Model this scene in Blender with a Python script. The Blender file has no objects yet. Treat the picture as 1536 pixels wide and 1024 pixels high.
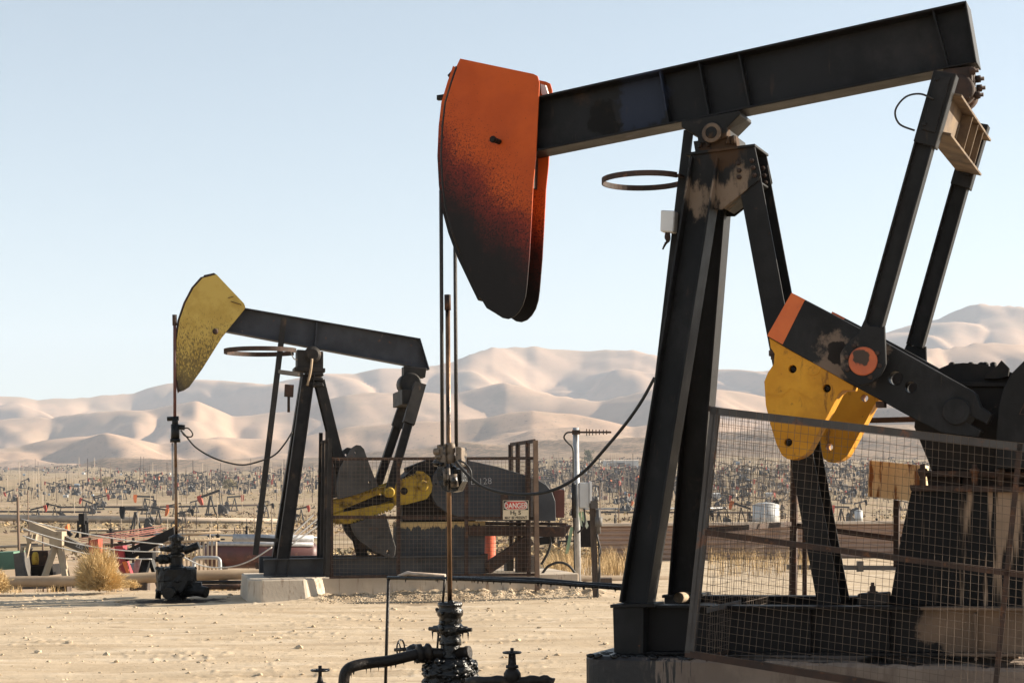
import bpy, bmesh, math, random
import numpy as np
from mathutils import Vector, Matrix, noise
from mathutils.geometry import tessellate_polygon

R_ = math.radians
rnd = random.Random(7)
scene = bpy.context.scene
col = scene.collection
V = Vector

# ------------------------------------------------------------------ camera model
FPX, UC, VH, EYE, ROLL = 2600.0, 768.0, 745.0, 1.34, R_(-0.5)
CR = V((math.cos(ROLL), 0, math.sin(ROLL)))
CU = V((-math.sin(ROLL), 0, math.cos(ROLL)))
CF = V((0, 1, 0))
CAM = V((0, 0, EYE))

def ray(u, v):
    return CR * ((u - UC) / FPX) + CU * (-(v - VH) / FPX) + CF

def at(u, v, d):
    """point seen at photo position (u, v), d metres in front of the camera"""
    return CAM + ray(u, v) * d

def at_z(u, v, z):
    r = ray(u, v)
    return CAM + r * ((z - EYE) / r.z)

class Frame:
    """a machine's own axes: L along its length, W across it (away from us), z up"""
    def __init__(s, O, ang):
        s.W = V((math.sin(ang), math.cos(ang), 0)); s.L = V((math.cos(ang), -math.sin(ang), 0)); s.O = V((O.x, O.y, 0))
    def P(s, l, w, z):
        return s.O + s.L * l + s.W * w + V((0, 0, z))
    def pw(s, u, v, w):
        r = ray(u, v); n = s.W
        t = (w - (CAM - s.O).dot(n)) / r.dot(n)
        return CAM + r * t
    def lz(s, u, v, w):
        p = s.pw(u, v, w)
        return ((p - s.O).dot(s.L), p.z)
    def poly(s, pts, w):
        return [s.lz(u, v, w) for u, v in pts]

# ------------------------------------------------------------------ naming
def tag(o, label=None, cat=None, group=None, kind=None):
    if label: o['label'] = label
    if cat: o['category'] = cat
    if group: o['group'] = group
    if kind: o['kind'] = kind
    return o

def thing(name, label, cat, loc=(0, 0, 0), rz=0, group=None):
    o = bpy.data.objects.new(name, None); col.objects.link(o)
    o.empty_display_size = .2
    o.location = loc; o.rotation_euler = (0, 0, rz)
    return tag(o, label, cat, group)

def root_of(o):
    while o is not None and o.parent is not None: o = o.parent
    return o

# ------------------------------------------------------------------ mesh builder (world coordinates)
def basis(d, hint=V((0, 0, 1))):
    d = d.normalized()
    if abs(d.dot(hint)) > .97: hint = V((1, 0, 0))
    a = hint.cross(d).normalized()
    return a, d.cross(a).normalized()

class MB:
    def __init__(s): s.v = []; s.f = []; s.m = []; s.sm = []; s.cur = 0
    def add(s, vs, fs, smooth=False):
        k = len(s.v); s.v += [V(p) for p in vs]
        for f in fs:
            s.f.append([i + k for i in f]); s.m.append(s.cur); s.sm.append(smooth)
        return s
    def solid(s, outer, holes, A, B):
        """outer/holes: lists of 2D points; A,B: functions mapping 2D -> 3D for the two caps"""
        loops = [list(outer)] + [list(h) for h in holes]
        flat = [p for lp in loops for p in lp]
        tris = tessellate_polygon([[V((p[0], p[1], 0)) for p in lp] for lp in loops])
        n = len(flat); k = len(s.v)
        s.v += [V(A(p)) for p in flat] + [V(B(p)) for p in flat]
        F = []
        if holes:
            for t in tris: F.append(list(t)); F.append([i + n for i in reversed(t)])
        else:
            F.append(list(range(n))); F.append([i + n for i in reversed(range(n))])
        st = 0
        for lp in loops:
            m = len(lp)
            for i in range(m):
                a, b = st + i, st + (i + 1) % m
                F.append([a, b, b + n, a + n])
            st += m
        for f in F:
            s.f.append([i + k for i in f]); s.m.append(s.cur); s.sm.append(False)
        return s
    def prism(s, fr, pts, w0, w1, holes=(), trace=None):
        """pts: photo positions on the plane w=trace (default w0), extruded from w0 to w1"""
        t = w0 if trace is None else trace
        o = fr.poly(pts, t)
        hs = []
        for (u, v, r) in holes:
            c = fr.lz(u, v, t); e = fr.lz(u + r, v, t); rr = abs(e[0] - c[0])
            hs.append([(c[0] + rr * math.cos(q * math.pi / 8), c[1] + rr * math.sin(q * math.pi / 8)) for q in range(16)])
        return s.solid(o, hs, lambda p: fr.P(p[0], w0, p[1]), lambda p: fr.P(p[0], w1, p[1]))
    def lzprism(s, fr, pts, w0, w1):
        return s.solid(pts, [], lambda p: fr.P(p[0], w0, p[1]), lambda p: fr.P(p[0], w1, p[1]))
    def box(s, fr, l0, l1, w0, w1, z0, z1):
        return s.lzprism(fr, [(l0, z0), (l1, z0), (l1, z1), (l0, z1)], w0, w1)
    def cube(s, c, sx, sy, sz, rz=0):
        m = Matrix.Rotation(rz, 3, 'Z')
        vs = [V(c) + m @ V((x * sx / 2, y * sy / 2, z * sz / 2)) for x in (-1, 1) for y in (-1, 1) for z in (-1, 1)]
        return s.add(vs, [(0, 1, 3, 2), (4, 6, 7, 5), (0, 4, 5, 1), (2, 3, 7, 6), (0, 2, 6, 4), (1, 5, 7, 3)])
    def sweep(s, prof, p0, p1, a, b, prof1=None):
        p0, p1 = V(p0), V(p1); n = len(prof); q = prof1 or prof
        vs = [p0 + a * x + b * y for x, y in prof] + [p1 + a * x + b * y for x, y in q]
        fs = [list(range(n)), list(reversed(range(n, 2 * n)))] + [(i, (i + 1) % n, (i + 1) % n + n, i + n) for i in range(n)]
        return s.add(vs, fs)
    def bar(s, p0, p1, wa, wb, hint=V((0, 0, 1))):
        p0, p1 = V(p0), V(p1)
        a, b = basis(p1 - p0, hint)
        return s.sweep([(-wa / 2, -wb / 2), (wa / 2, -wb / 2), (wa / 2, wb / 2), (-wa / 2, wb / 2)], p0, p1, a, b)
    def tube(s, pts, r, seg=8, caps=True, smooth=True):
        pts = [V(p) for p in pts]; n = len(pts)
        rs = r if isinstance(r, (list, tuple)) else [r] * n
        k = len(s.v); a = None
        for i, p in enumerate(pts):
            d = (pts[min(i + 1, n - 1)] - pts[max(i - 1, 0)])
            if d.length < 1e-9: d = V((0, 0, 1))
            d.normalize()
            if a is None: a, b = basis(d)
            else:
                a = (a - d * a.dot(d))
                a = a.normalized() if a.length > 1e-6 else basis(d)[0]
                b = d.cross(a)
            for j in range(seg):
                t = 2 * math.pi * j / seg
                s.v.append(p + (a * math.cos(t) + b * math.sin(t)) * rs[i])
        for i in range(n - 1):
            for j in range(seg):
                j2 = (j + 1) % seg
                s.f.append([k + i * seg + j, k + i * seg + j2, k + (i + 1) * seg + j2, k + (i + 1) * seg + j])
                s.m.append(s.cur); s.sm.append(smooth)
        if caps:
            s.f.append([k + j for j in reversed(range(seg))]); s.m.append(s.cur); s.sm.append(False)
            s.f.append([k + (n - 1) * seg + j for j in range(seg)]); s.m.append(s.cur); s.sm.append(False)
        return s
    def lathe(s, c, axis, prof, seg=20, jit=0., smooth=True, rr=None):
        """prof: (radius, distance along axis)"""
        c, axis = V(c), V(axis).normalized(); a, b = basis(axis); k = len(s.v); n = len(prof)
        for (r, h) in prof:
            for j in range(seg):
                t = 2 * math.pi * j / seg
                q = r * (1 + (rr.uniform(-jit, jit) if rr else 0))
                s.v.append(c + axis * h + (a * math.cos(t) + b * math.sin(t)) * q)
        for i in range(n - 1):
            for j in range(seg):
                j2 = (j + 1) % seg
                s.f.append([k + i * seg + j, k + i * seg + j2, k + (i + 1) * seg + j2, k + (i + 1) * seg + j]); s.m.append(s.cur); s.sm.append(smooth)
        s.f.append([k + j for j in reversed(range(seg))]); s.m.append(s.cur); s.sm.append(False)
        s.f.append([k + (n - 1) * seg + j for j in range(seg)]); s.m.append(s.cur); s.sm.append(False)
        return s
    def cyl(s, p0, p1, r, seg=16):
        p0, p1 = V(p0), V(p1); h = (p1 - p0).length
        return s.lathe(p0, p1 - p0, [(r, 0), (r, h)], seg)
    def blob(s, c, r, rr, sub=1, jit=.25, sq=(1, 1, 1)):
        bm = bmesh.new(); bmesh.ops.create_icosphere(bm, subdivisions=sub, radius=1)
        vs = [V(c) + V((p.co.x * sq[0], p.co.y * sq[1], p.co.z * sq[2])) * r * (1 + rr.uniform(-jit, jit)) for p in bm.verts]
        fs = [[q.index for q in f.verts] for f in bm.faces]; bm.free()
        return s.add(vs, fs, True)
    def build(s, name, mat, parent=None, label=None, bevel=0, kind=None):
        root = root_of(parent)
        off = V(root.location) if root is not None else V((0, 0, 0))
        inv = Matrix.Rotation(-root.rotation_euler.z, 3, 'Z') if root is not None and root.rotation_euler.z else None
        me = bpy.data.meshes.new(name)
        vs = [p - off for p in s.v]
        if inv: vs = [inv @ p for p in vs]
        me.from_pydata(vs, [], s.f)
        mats = mat if isinstance(mat, (list, tuple)) else [mat]
        for m in mats: me.materials.append(m)
        me.polygons.foreach_set('material_index', s.m)
        me.polygons.foreach_set('use_smooth', s.sm)
        bm = bmesh.new(); bm.from_mesh(me); bmesh.ops.recalc_face_normals(bm, faces=bm.faces); bm.to_mesh(me); bm.free()
        me.update()
        o = bpy.data.objects.new(name, me); col.objects.link(o)
        if parent is not None: o.parent = parent
        if bevel:
            md = o.modifiers.new('edge', 'BEVEL'); md.width = bevel; md.segments = 1; md.limit_method = 'ANGLE'; md.angle_limit = R_(50)
        if label: o['label'] = label
        if kind: o['kind'] = kind
        return o

def build_each(mb, name, mat, parent, bevel=0):
    """one object for each connected piece of the builder"""
    par = list(range(len(mb.v)))
    def find(i):
        while par[i] != i: par[i] = par[par[i]]; i = par[i]
        return i
    for f in mb.f:
        r0 = find(f[0])
        for i in f[1:]: par[find(i)] = r0
    groups = {}
    for k, f in enumerate(mb.f): groups.setdefault(find(f[0]), []).append(k)
    for fs in groups.values():
        m = MB(); ids = {}
        for k in fs:
            m.f.append([ids.setdefault(i, len(ids)) for i in mb.f[k]]); m.m.append(mb.m[k]); m.sm.append(mb.sm[k])
        m.v = [None] * len(ids)
        for i, j in ids.items(): m.v[j] = mb.v[i]
        m.build(name, mat, parent, bevel=bevel)

def sag(p0, p1, drop, n=24):
    p0, p1 = V(p0), V(p1)
    return [p0.lerp(p1, i / n) - V((0, 0, drop * 4 * (i / n) * (1 - i / n))) for i in range(n + 1)]

def curve(pts, n=6):
    """Catmull-Rom through points"""
    pts = [V(p) for p in pts]; out = []
    for i in range(len(pts) - 1):
        a, b, c, d = pts[max(i - 1, 0)], pts[i], pts[i + 1], pts[min(i + 2, len(pts) - 1)]
        for k in range(n):
            t = k / n
            out.append(.5 * ((2 * b) + (c - a) * t + (2 * a - 5 * b + 4 * c - d) * t * t + (3 * b - a - 3 * c + d) * t ** 3))
    out.append(pts[-1]); return out

# ------------------------------------------------------------------ materials
def Mt(name, c1, c2=None, scale=6., rough=.6, metal=0., bump=.15, bscale=60., layers=(), spec=.5, sx=(1, 1, 1), rvar=.15):
    """c1/c2 mixed by noise, then layers of rust, dust or oil: dict(c, scale, lo, hi, st(stretch), grad=(axis,from,to,w), at=(point,radius,w), rough)"""
    m = bpy.data.materials.new(name); m.use_nodes = True
    nt = m.node_tree; N = nt.nodes; Lk = nt.links; N.clear()
    out = N.new('ShaderNodeOutputMaterial'); bs = N.new('ShaderNodeBsdfPrincipled'); Lk.new(bs.outputs[0], out.inputs[0])
    bs.inputs['Metallic'].default_value = metal; bs.inputs['Specular IOR Level'].default_value = spec
    tc = N.new('ShaderNodeTexCoord')
    def mapped(st):
        mp = N.new('ShaderNodeMapping'); mp.inputs['Scale'].default_value = st; Lk.new(tc.outputs['Object'], mp.inputs[0]); return mp.outputs[0]
    def nz(sc, st=(1, 1, 1), det=6, ro=.6):
        n = N.new('ShaderNodeTexNoise'); n.inputs['Scale'].default_value = sc; n.inputs['Detail'].default_value = det; n.inputs['Roughness'].default_value = ro
        Lk.new(mapped(st), n.inputs['Vector']); return n.outputs[0]
    def mth(op, a, b):
        q = N.new('ShaderNodeMath'); q.operation = op
        for i, x in enumerate((a, b)):
            if isinstance(x, (int, float)): q.inputs[i].default_value = x
            else: Lk.new(x, q.inputs[i])
        return q.outputs[0]
    def ramp(x, lo, hi):
        q = N.new('ShaderNodeMapRange'); q.interpolation_type = 'SMOOTHSTEP'
        q.inputs[1].default_value = lo; q.inputs[2].default_value = hi; Lk.new(x, q.inputs[0]); return q.outputs[0]
    def mix(f, a, b):
        q = N.new('ShaderNodeMix'); q.data_type = 'RGBA'; Lk.new(f, q.inputs[0])
        for i, x in ((6, a), (7, b)):
            if isinstance(x, tuple): q.inputs[i].default_value = (*x[:3], 1)
            else: Lk.new(x, q.inputs[i])
        return q.outputs[2]
    def mixf(f, a, b):
        q = N.new('ShaderNodeMix'); q.data_type = 'FLOAT'; Lk.new(f, q.inputs[0])
        for i, x in ((2, a), (3, b)):
            if isinstance(x, (int, float)): q.inputs[i].default_value = x
            else: Lk.new(x, q.inputs[i])
        return q.outputs[0]
    c2 = c2 or tuple(x * .7 for x in c1)
    c = mix(ramp(nz(scale, sx), .38, .62), c1, c2)
    rg = mixf(nz(scale * 2.3, sx), max(.03, rough - rvar), min(1., rough + rvar))
    for ly in layers:
        f = nz(ly.get('scale', 4), ly.get('st', (1, 1, 1)), ly.get('det', 8), ly.get('ro', .65))
        if 'grad' in ly:
            ax, a, b, w = ly['grad']
            if isinstance(ax, tuple):
                dp = N.new('ShaderNodeVectorMath'); dp.operation = 'DOT_PRODUCT'; Lk.new(tc.outputs['Object'], dp.inputs[0]); dp.inputs[1].default_value = ax; src = dp.outputs['Value']
            else:
                sp = N.new('ShaderNodeSeparateXYZ'); Lk.new(tc.outputs['Object'], sp.inputs[0]); src = sp.outputs[ax]
            g = N.new('ShaderNodeMapRange'); g.inputs[1].default_value = a; g.inputs[2].default_value = b; Lk.new(src, g.inputs[0])
            f = mth('ADD', f, mth('MULTIPLY', mth('SUBTRACT', g.outputs[0], .5), w))
        if 'at' in ly:
            p, r, w = ly['at']
            dn = N.new('ShaderNodeVectorMath'); dn.operation = 'DISTANCE'; Lk.new(tc.outputs['Object'], dn.inputs[0]); dn.inputs[1].default_value = p
            g = N.new('ShaderNodeMapRange'); g.inputs[1].default_value = 0; g.inputs[2].default_value = r; g.inputs[3].default_value = w; g.inputs[4].default_value = -w
            Lk.new(dn.outputs['Value'], g.inputs[0]); f = mth('ADD', f, g.outputs[0])
        f = ramp(f, ly.get('lo', .5), ly.get('hi', .6))
        if ly.get('amt', 1) < 1: f = mth('MULTIPLY', f, ly['amt'])
        c = mix(f, c, ly['c'])
        if 'rough' in ly: rg = mixf(f, rg, ly['rough'])
    Lk.new(c, bs.inputs['Base Color']); Lk.new(rg, bs.inputs['Roughness'])
    if bump:
        bp = N.new('ShaderNodeBump'); bp.inputs['Strength'].default_value = bump; bp.inputs['Distance'].default_value = .01
        Lk.new(nz(bscale), bp.inputs['Height']); Lk.new(bp.outputs[0], bs.inputs['Normal'])
    return m

RUST = (.16, .06, .025); DUST = (.34, .25, .16); OIL = (.006, .005, .005)
BLK = Mt('black_paint', (.010, .0098, .0098), (.016, .0155, .0155), 3, .5, spec=.16, layers=[dict(c=(.034, .033, .034), scale=2.4, st=(1, 1, .6), lo=.5, hi=.68, amt=.7, rough=.7), dict(c=(.07, .05, .036), scale=10, st=(2.5, 2.5, .3), lo=.6, hi=.72, amt=.5, rough=.9), dict(c=(.075, .055, .04), scale=5, lo=.62, hi=.78, amt=.55, rough=.85), dict(c=RUST, scale=14, lo=.68, hi=.74, amt=.7, rough=.9)])
BEAMM = Mt('beam_paint', (.0085, .0082, .0082), (.016, .018, .024), 1.6, .42, spec=.16, layers=[dict(c=(.07, .05, .035), scale=3, lo=.64, hi=.8, amt=.4, rough=.85), dict(c=RUST, scale=20, lo=.7, hi=.76, amt=.7)])
DRK = Mt('dark_iron', (.011, .0095, .009), (.018, .014, .0115), 8, .6, spec=.18, layers=[dict(c=DUST, scale=6, lo=.62, hi=.75, amt=.45, rough=.9)])
RST = Mt('rusty_steel', (.06, .036, .027), (.036, .026, .022), 9, .75, spec=.25, layers=[dict(c=(.17, .075, .035), scale=15, lo=.55, hi=.7, amt=.7)])
OILM = Mt('crude_oil', (.004, .0036, .0033), (.007, .006, .005), 9, .22, bump=.9, bscale=28, rvar=.1, spec=.38, layers=[dict(c=(.035, .025, .016), scale=5, lo=.6, hi=.72, amt=.5, rough=.75)])
OILD = Mt('oily_pipe', (.012, .0095, .008), (.022, .016, .012), 6, .45, bump=.5, spec=.25, layers=[dict(c=(.17, .12, .078), scale=2.6, lo=.54, hi=.66, amt=.75, rough=.85)])
TANP = Mt('dusty_pipe', (.36, .27, .18), (.3, .22, .145), 3, .8, layers=[dict(c=(.16, .09, .05), scale=5, lo=.6, hi=.75, amt=.5)])
GALV = Mt('galvanised', (.42, .425, .43), (.32, .325, .335), 12, .5, metal=.3, layers=[dict(c=(.25, .2, .16), scale=5, lo=.62, hi=.75, amt=.4)])
WHT = Mt('white_enamel', (.75, .75, .74), (.68, .68, .67), 4, .5, layers=[dict(c=(.3, .15, .07), scale=12, lo=.64, hi=.72, amt=.7)])
CABLE = Mt('black_cable', (.012, .011, .011), (.02, .018, .016), 20, .6)
WROPE = Mt('wire_rope', (.035, .026, .02), (.012, .01, .009), 70, .55, bump=.6, bscale=180, sx=(1, 1, 2))
BRASS = Mt('polished_steel', (.24, .14, .075), (.1, .058, .034), 7, .4, metal=.6, sx=(1, 1, .25), layers=[dict(c=OIL, scale=3, st=(3, 3, .6), lo=.5, hi=.6, rough=.25)])
WOOD = Mt('old_wood', (.09, .065, .05), (.05, .038, .03), 10, .85, sx=(6, 6, .5), bump=.4)
WIRE = Mt('mesh_wire', (.15, .11, .08), (.1, .075, .058), 9, .65, spec=.3)
GREYM = Mt('grey_machine_paint', (.06, .061, .063), (.042, .043, .046), 3, .55, spec=.2, layers=[dict(c=(.045, .035, .03), scale=6, lo=.58, hi=.72, amt=.7), dict(c=RUST, scale=13, lo=.66, hi=.74, amt=.5)])
YEL2 = Mt('weathered_yellow', (.4, .27, .035), (.29, .185, .03), 4, .65, spec=.2, layers=[dict(c=(.09, .045, .015), scale=7, lo=.5, hi=.66, amt=.8), dict(c=OIL, scale=4, lo=.55, hi=.68, amt=.9)])
CHALK = Mt('chalk', (.5, .5, .5), (.4, .4, .4), 30, .95)

DUSTY = Mt('dusty_iron', (.15, .105, .07), (.08, .055, .04), 12, .8)
# ================================================================== near pumpjack
JA = math.atan((1830 - UC) / FPX)
J = Frame(V((0, 0, 0)), JA)
_p = at(940, 982, 10.25)
J.O = V((_p.x, _p.y, 0)) + J.W * .6
ZC = _p.z                                   # top of its concrete base
jack = thing('pumpjack', 'large near black pumpjack with an orange oil-stained horsehead and yellow counterweights', 'pumpjack', J.O, 0, 'pumpjacks of the two near wells')
_g = (J.L.x, J.L.y, 1.0)
ORG = Mt('orange_paint', (.52, .088, .012), (.44, .07, .010), 3, .48, bump=.12, spec=.2, layers=[
    dict(c=(.22, .026, .012), scale=3, lo=.2, hi=.8, grad=(_g, 2.55, 1.98, 1.1)),
    dict(c=(.1, .014, .009), scale=95, det=3, lo=.48, hi=.66, grad=(_g, 2.9, 1.95, .45), rough=.5, amt=.75),
    dict(c=(.012, .008, .007), scale=80, det=3, lo=.6, hi=.67, grad=(_g, 3.0, 1.9, .25), rough=.5, amt=.85),
    dict(c=(.02, .012, .009), scale=16, st=(2, 2, .25), lo=.62, hi=.7, grad=(_g, 2.7, 1.7, .15), amt=.7),
    dict(c=(.011, .008, .007), scale=4, lo=.15, hi=.9, grad=(_g, 2.42, 1.68, 1.2), rough=.5),
    dict(c=(.008, .006, .005), scale=6, st=(2, 2, .4), lo=.48, hi=.85, grad=(_g, 2.25, 1.6, .8), rough=.5, amt=.8),
    dict(c=(.035, .016, .01), scale=30, st=(1, 1, .6), lo=.66, hi=.7, amt=.9)])
YEL = Mt('yellow_paint', (.66, .32, .03), (.56, .25, .02), 3, .55, bump=.3, bscale=45, spec=.2, layers=[
    dict(c=(.4, .17, .015), scale=2.5, lo=.5, hi=.7, amt=.6), dict(c=(.12, .05, .018), scale=9, st=(1.6, 1.6, .5), lo=.58, hi=.68, amt=.75), dict(c=(.15, .06, .02), scale=8, lo=.63, hi=.72, amt=.8), dict(c=(.05, .03, .02), scale=26, lo=.67, hi=.72, amt=.8)])
ORGS = Mt('orange_stripe', (.62, .13, .02), (.55, .11, .018), 5, .5, layers=[dict(c=(.2, .09, .05), scale=20, lo=.64, hi=.72, amt=.6)])
def jo(u, v, w):                            # object-space point for a stain centre
    return tuple(J.pw(u, v, w) - jack.location)
BEAMM = Mt('beam_web_paint', (.0085, .0082, .0082), (.014, .0138, .0145), 1.6, .45, spec=.16, layers=[
    dict(c=(.03, .029, .03), scale=2.0, lo=.5, hi=.68, amt=.75, rough=.65),
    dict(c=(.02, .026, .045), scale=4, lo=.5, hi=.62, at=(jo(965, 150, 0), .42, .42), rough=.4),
    dict(c=(.006, .0055, .005), scale=4, lo=.5, hi=.56, at=(jo(905, 175, 0), .24, .32), rough=.6),
    dict(c=(.07, .05, .036), scale=9, st=(2.5, 2.5, .3), lo=.62, hi=.74, amt=.45, rough=.9),
    dict(c=(.1, .06, .035), scale=3, lo=.58, hi=.75, amt=.4, rough=.85),
    dict(c=RUST, scale=28, lo=.68, hi=.74, amt=.8)])
LEGM = Mt('leg_paint', (.0095, .0092, .009), (.015, .0148, .0145), 3, .5, spec=.16, layers=[
    dict(c=(.034, .033, .034), scale=2.4, st=(1, 1, .6), lo=.5, hi=.68, amt=.7, rough=.7), dict(c=(.07, .05, .036), scale=10, st=(2.5, 2.5, .3), lo=.6, hi=.72, amt=.5, rough=.9), 
    dict(c=(.2, .15, .11), scale=5, st=(1, 1, .45), lo=.56, hi=.66, at=(jo(1082, 288, -.14), .42, .3), rough=.9),
    dict(c=(.06, .035, .02), scale=9, st=(1, 1, .4), lo=.56, hi=.66, at=(jo(1085, 225, -.14), .3, .3), rough=.8),
    dict(c=(.09, .065, .048), scale=6, lo=.64, hi=.74, amt=.6)])
CRKM = Mt('crank_paint', (.009, .0088, .009), (.016, .016, .0165), 4, .5, spec=.18, layers=[
    dict(c=(.034, .033, .034), scale=2.4, st=(1, 1, .6), lo=.5, hi=.68, amt=.7, rough=.7), dict(c=(.07, .05, .036), scale=10, st=(2.5, 2.5, .3), lo=.6, hi=.72, amt=.5, rough=.9), 
    dict(c=(.22, .16, .12), scale=5, lo=.55, hi=.66, at=(jo(1250, 545, -.62), .35, .22), amt=.75, rough=.9),
    dict(c=(.02, .016, .014), scale=6, lo=.5, hi=.56, at=(jo(1258, 530, -.62), .12, .3)),
    dict(c=(.22, .16, .12), scale=6, lo=.56, hi=.66, at=(jo(1310, 520, -.62), .22, .22), amt=.7, rough=.9)])
PEDM = Mt('pedestal_steel', (.3, .215, .15), (.25, .18, .125), 5, .85, spec=.12, layers=[
    dict(c=(.008, .008, .0085), scale=3.0, st=(3.2, 3.2, .2), lo=.46, hi=.53, det=4, grad=((J.L.x, J.L.y, .12), 1.75, 2.75, -.42), rough=.6), dict(c=(.2, .145, .1), scale=7, st=(4, 4, .2), lo=.66, hi=.74, amt=.5),
    dict(c=(.05, .035, .03), scale=12, lo=.62, hi=.7, amt=.6)])
SKDM = Mt('skid_steel', (.19, .133, .094), (.14, .1, .073), 5, .85, spec=.12, layers=[
    dict(c=(.01, .0095, .01), scale=2.6, lo=.44, hi=.52, grad=((J.L.x, J.L.y, .5), 1.5, 2.55, -1.1), rough=.5)])

def ibeam(fr, tl, tr, br, bl, w, half, tf=.014, tw=.006, wtrace=None):
    """I-section whose side outline is traced as four corners; flanges run across w"""
    t = w - half if wtrace is None else wtrace
    a, b, c, d = [V(fr.lz(*p, t)) for p in (tl, tr, br, bl)]
    m = MB()
    nu = lambda p, q, k: p + (q - p).normalized() * k
    m.lzprism(fr, [a, b, nu(b, c, tf), nu(a, d, tf)], w - half, w + half)
    m.lzprism(fr, [d, c, nu(c, b, tf), nu(d, a, tf)], w - half, w + half)
    m.lzprism(fr, [nu(a, d, tf), nu(b, c, tf), nu(c, b, tf), nu(d, a, tf)], w - tw, w + tw)
    return m, (a, b, c, d)

# -- walking beam
m, (ba, bb, bc, bd) = ibeam(J, (740, 159), (1446, 1.5), (1462, 94), (740, 240), 0, .10)
def across(t, k):                            # point at t along the beam, k down its depth
    return (ba.lerp(bb, t)).lerp(bd.lerp(bc, t), k)
for u in (1004, 1064, 1124, 1401):
    t = (u - 740) / (1446 - 740)
    p, q = across(t, .02), across(t + (.012), .98)
    for s in (-1, 1):
        m.lzprism(J, [(p.x, p.y), (p.x + .012, p.y), (q.x + .012, q.y), (q.x, q.y)], s * .008, s * .09)
_e = across(1, 0), across(1, 1)
m.lzprism(J, [tuple(_e[0]), (_e[0].x + .012, _e[0].y), (_e[1].x + .012, _e[1].y), tuple(_e[1])], -.1, .1)
beam = m.build('walking_beam', BEAMM, jack, bevel=.003)

# -- saddle bearing
sad = MB()
sad.prism(J, [(1022, 182), (1109, 166), (1110, 172), (1090, 192), (1090, 206), (1070, 213), (1047, 215), (1046, 204), (1022, 191)], -.14, .14)
sad.build('saddle', LEGM, jack, bevel=.004)
b2 = MB()
c0 = J.pw(1067, 199, -.165); c1 = J.pw(1067, 199, -.14)
b2.lathe(c0, J.W, [(.050, 0), (.062, .004), (.062, .03)], 24)
b2.lathe(c0 - J.W * .008, J.W, [(.036, 0), (.036, .02)], 20)
b2.prism(J, [(1040, 212), (1103, 203), (1106, 222), (1043, 230)], -.12, .12)
for u in (1050, 1062, 1092, 1100):
    q = J.pw(u, 219 - (u - 1050) * .12, -.13); b2.lathe(q, V((0, 0, 1)), [(.014, -.01), (.014, .02), (.008, .022), (.008, .04)], 6)
b2.build('bearing_housing', LEGM, jack, bevel=.003)
MB().lathe(c0 - J.W * .002, J.W, [(.05, 0), (.058, 0), (.061, .008), (.055, .012), (.05, .004)], 24).build('bearing_ring', DUSTY, jack)

# -- Samson post: head plates, two front legs, one rear leg
hp = MB()
gp = [(1036, 232), (1106, 221), (1132, 220), (1141, 262), (1137, 271), (1083, 314), (1060, 314), (1030, 296)]
hp.prism(J, gp, -.152, -.138); hp.prism(J, gp, .138, .152, trace=-.152)
a = J.lz(1029, 231, -.16); b = J.lz(1133, 217, -.16)
hp.lzprism(J, [(a[0], a[1] - .012), (b[0], b[1] - .012), (b[0], b[1] + .004), (a[0], a[1] + .006)], -.17, .17)
a = J.lz(1137, 272, -.138); b = J.lz(1084, 312, -.138)
hp.lzprism(J, [a, b, (b[0], b[1] + .012), (a[0], a[1] + .012)], -.138, .138)
hp.build('post_head', LEGM, jack, bevel=.002)
bl = MB()
for (u, v) in ((1108, 245), (1109, 256), (1109, 266), (1128, 241), (1130, 252), (1132, 263)):
    q = J.pw(u, v, -.152); bl.lathe(q, -J.W, [(.015, 0), (.015, .012), (.009, .013), (.009, .022)], 6)
    q = q + J.W * .276; bl.lathe(q, -J.W, [(.015, 0), (.015, .012), (.009, .013), (.009, .022)], 6)
build_each(bl, 'bolt', RST, jack)

def hleg(p0, p1, la, wid, dep, web_l=True, tf=.012):
    """H-section from foot p0 to head p1; la = direction of the L side"""
    d = (p1 - p0).normalized(); a = (la - d * la.dot(d)).normalized(); b = d.cross(a)
    h, w = wid / 2, dep / 2; m = MB()
    R = lambda x0, x1, y0, y1: [(x0, y0), (x1, y0), (x1, y1), (x0, y1)]
    if web_l:      # flanges face along L
        for r in (R(-h, -h + tf, -w, w), R(h - tf, h, -w, w), R(-h + tf, h - tf, -.005, .005)): m.sweep(r, p0, p1, a, b)
    else:          # flanges face across
        for r in (R(-h, h, -w, -w + tf), R(-h, h, w - tf, w), R(-.005, .005, -w + tf, w - tf)): m.sweep(r, p0, p1, a, b)
    return m
for s in (-1, 1):
    if s < 0:
        f0, f1 = J.pw(924, 908, -.57), J.pw(973, 906, -.57); t0, t1 = J.pw(1035, 240, -.135), J.pw(1093, 240, -.135)
        f0b = f0; wid_b = (f1 - f0).length * .95; wid_t = wid_b
        mid0 = J.lz(949, 908, -.57); mid1 = J.lz(1060, 240, -.135)
    p0 = J.P(mid0[0], s * .49, mid0[1]); p1 = J.P(mid1[0], s * .115, mid1[1])
    m = hleg(p0, p1, J.L, .175, .16)
    m.build('front_leg', LEGM if s < 0 else BLK, jack, bevel=.002)
r0 = J.lz(1243, 906, -.15); r1 = J.lz(1118, 240, -.15)
m = hleg(J.P(r0[0], 0, r0[1]), J.P(r1[0], 0, r1[1]), J.L, .14, .275, False)
m.build('rear_leg', BLK, jack, bevel=.002)
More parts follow.
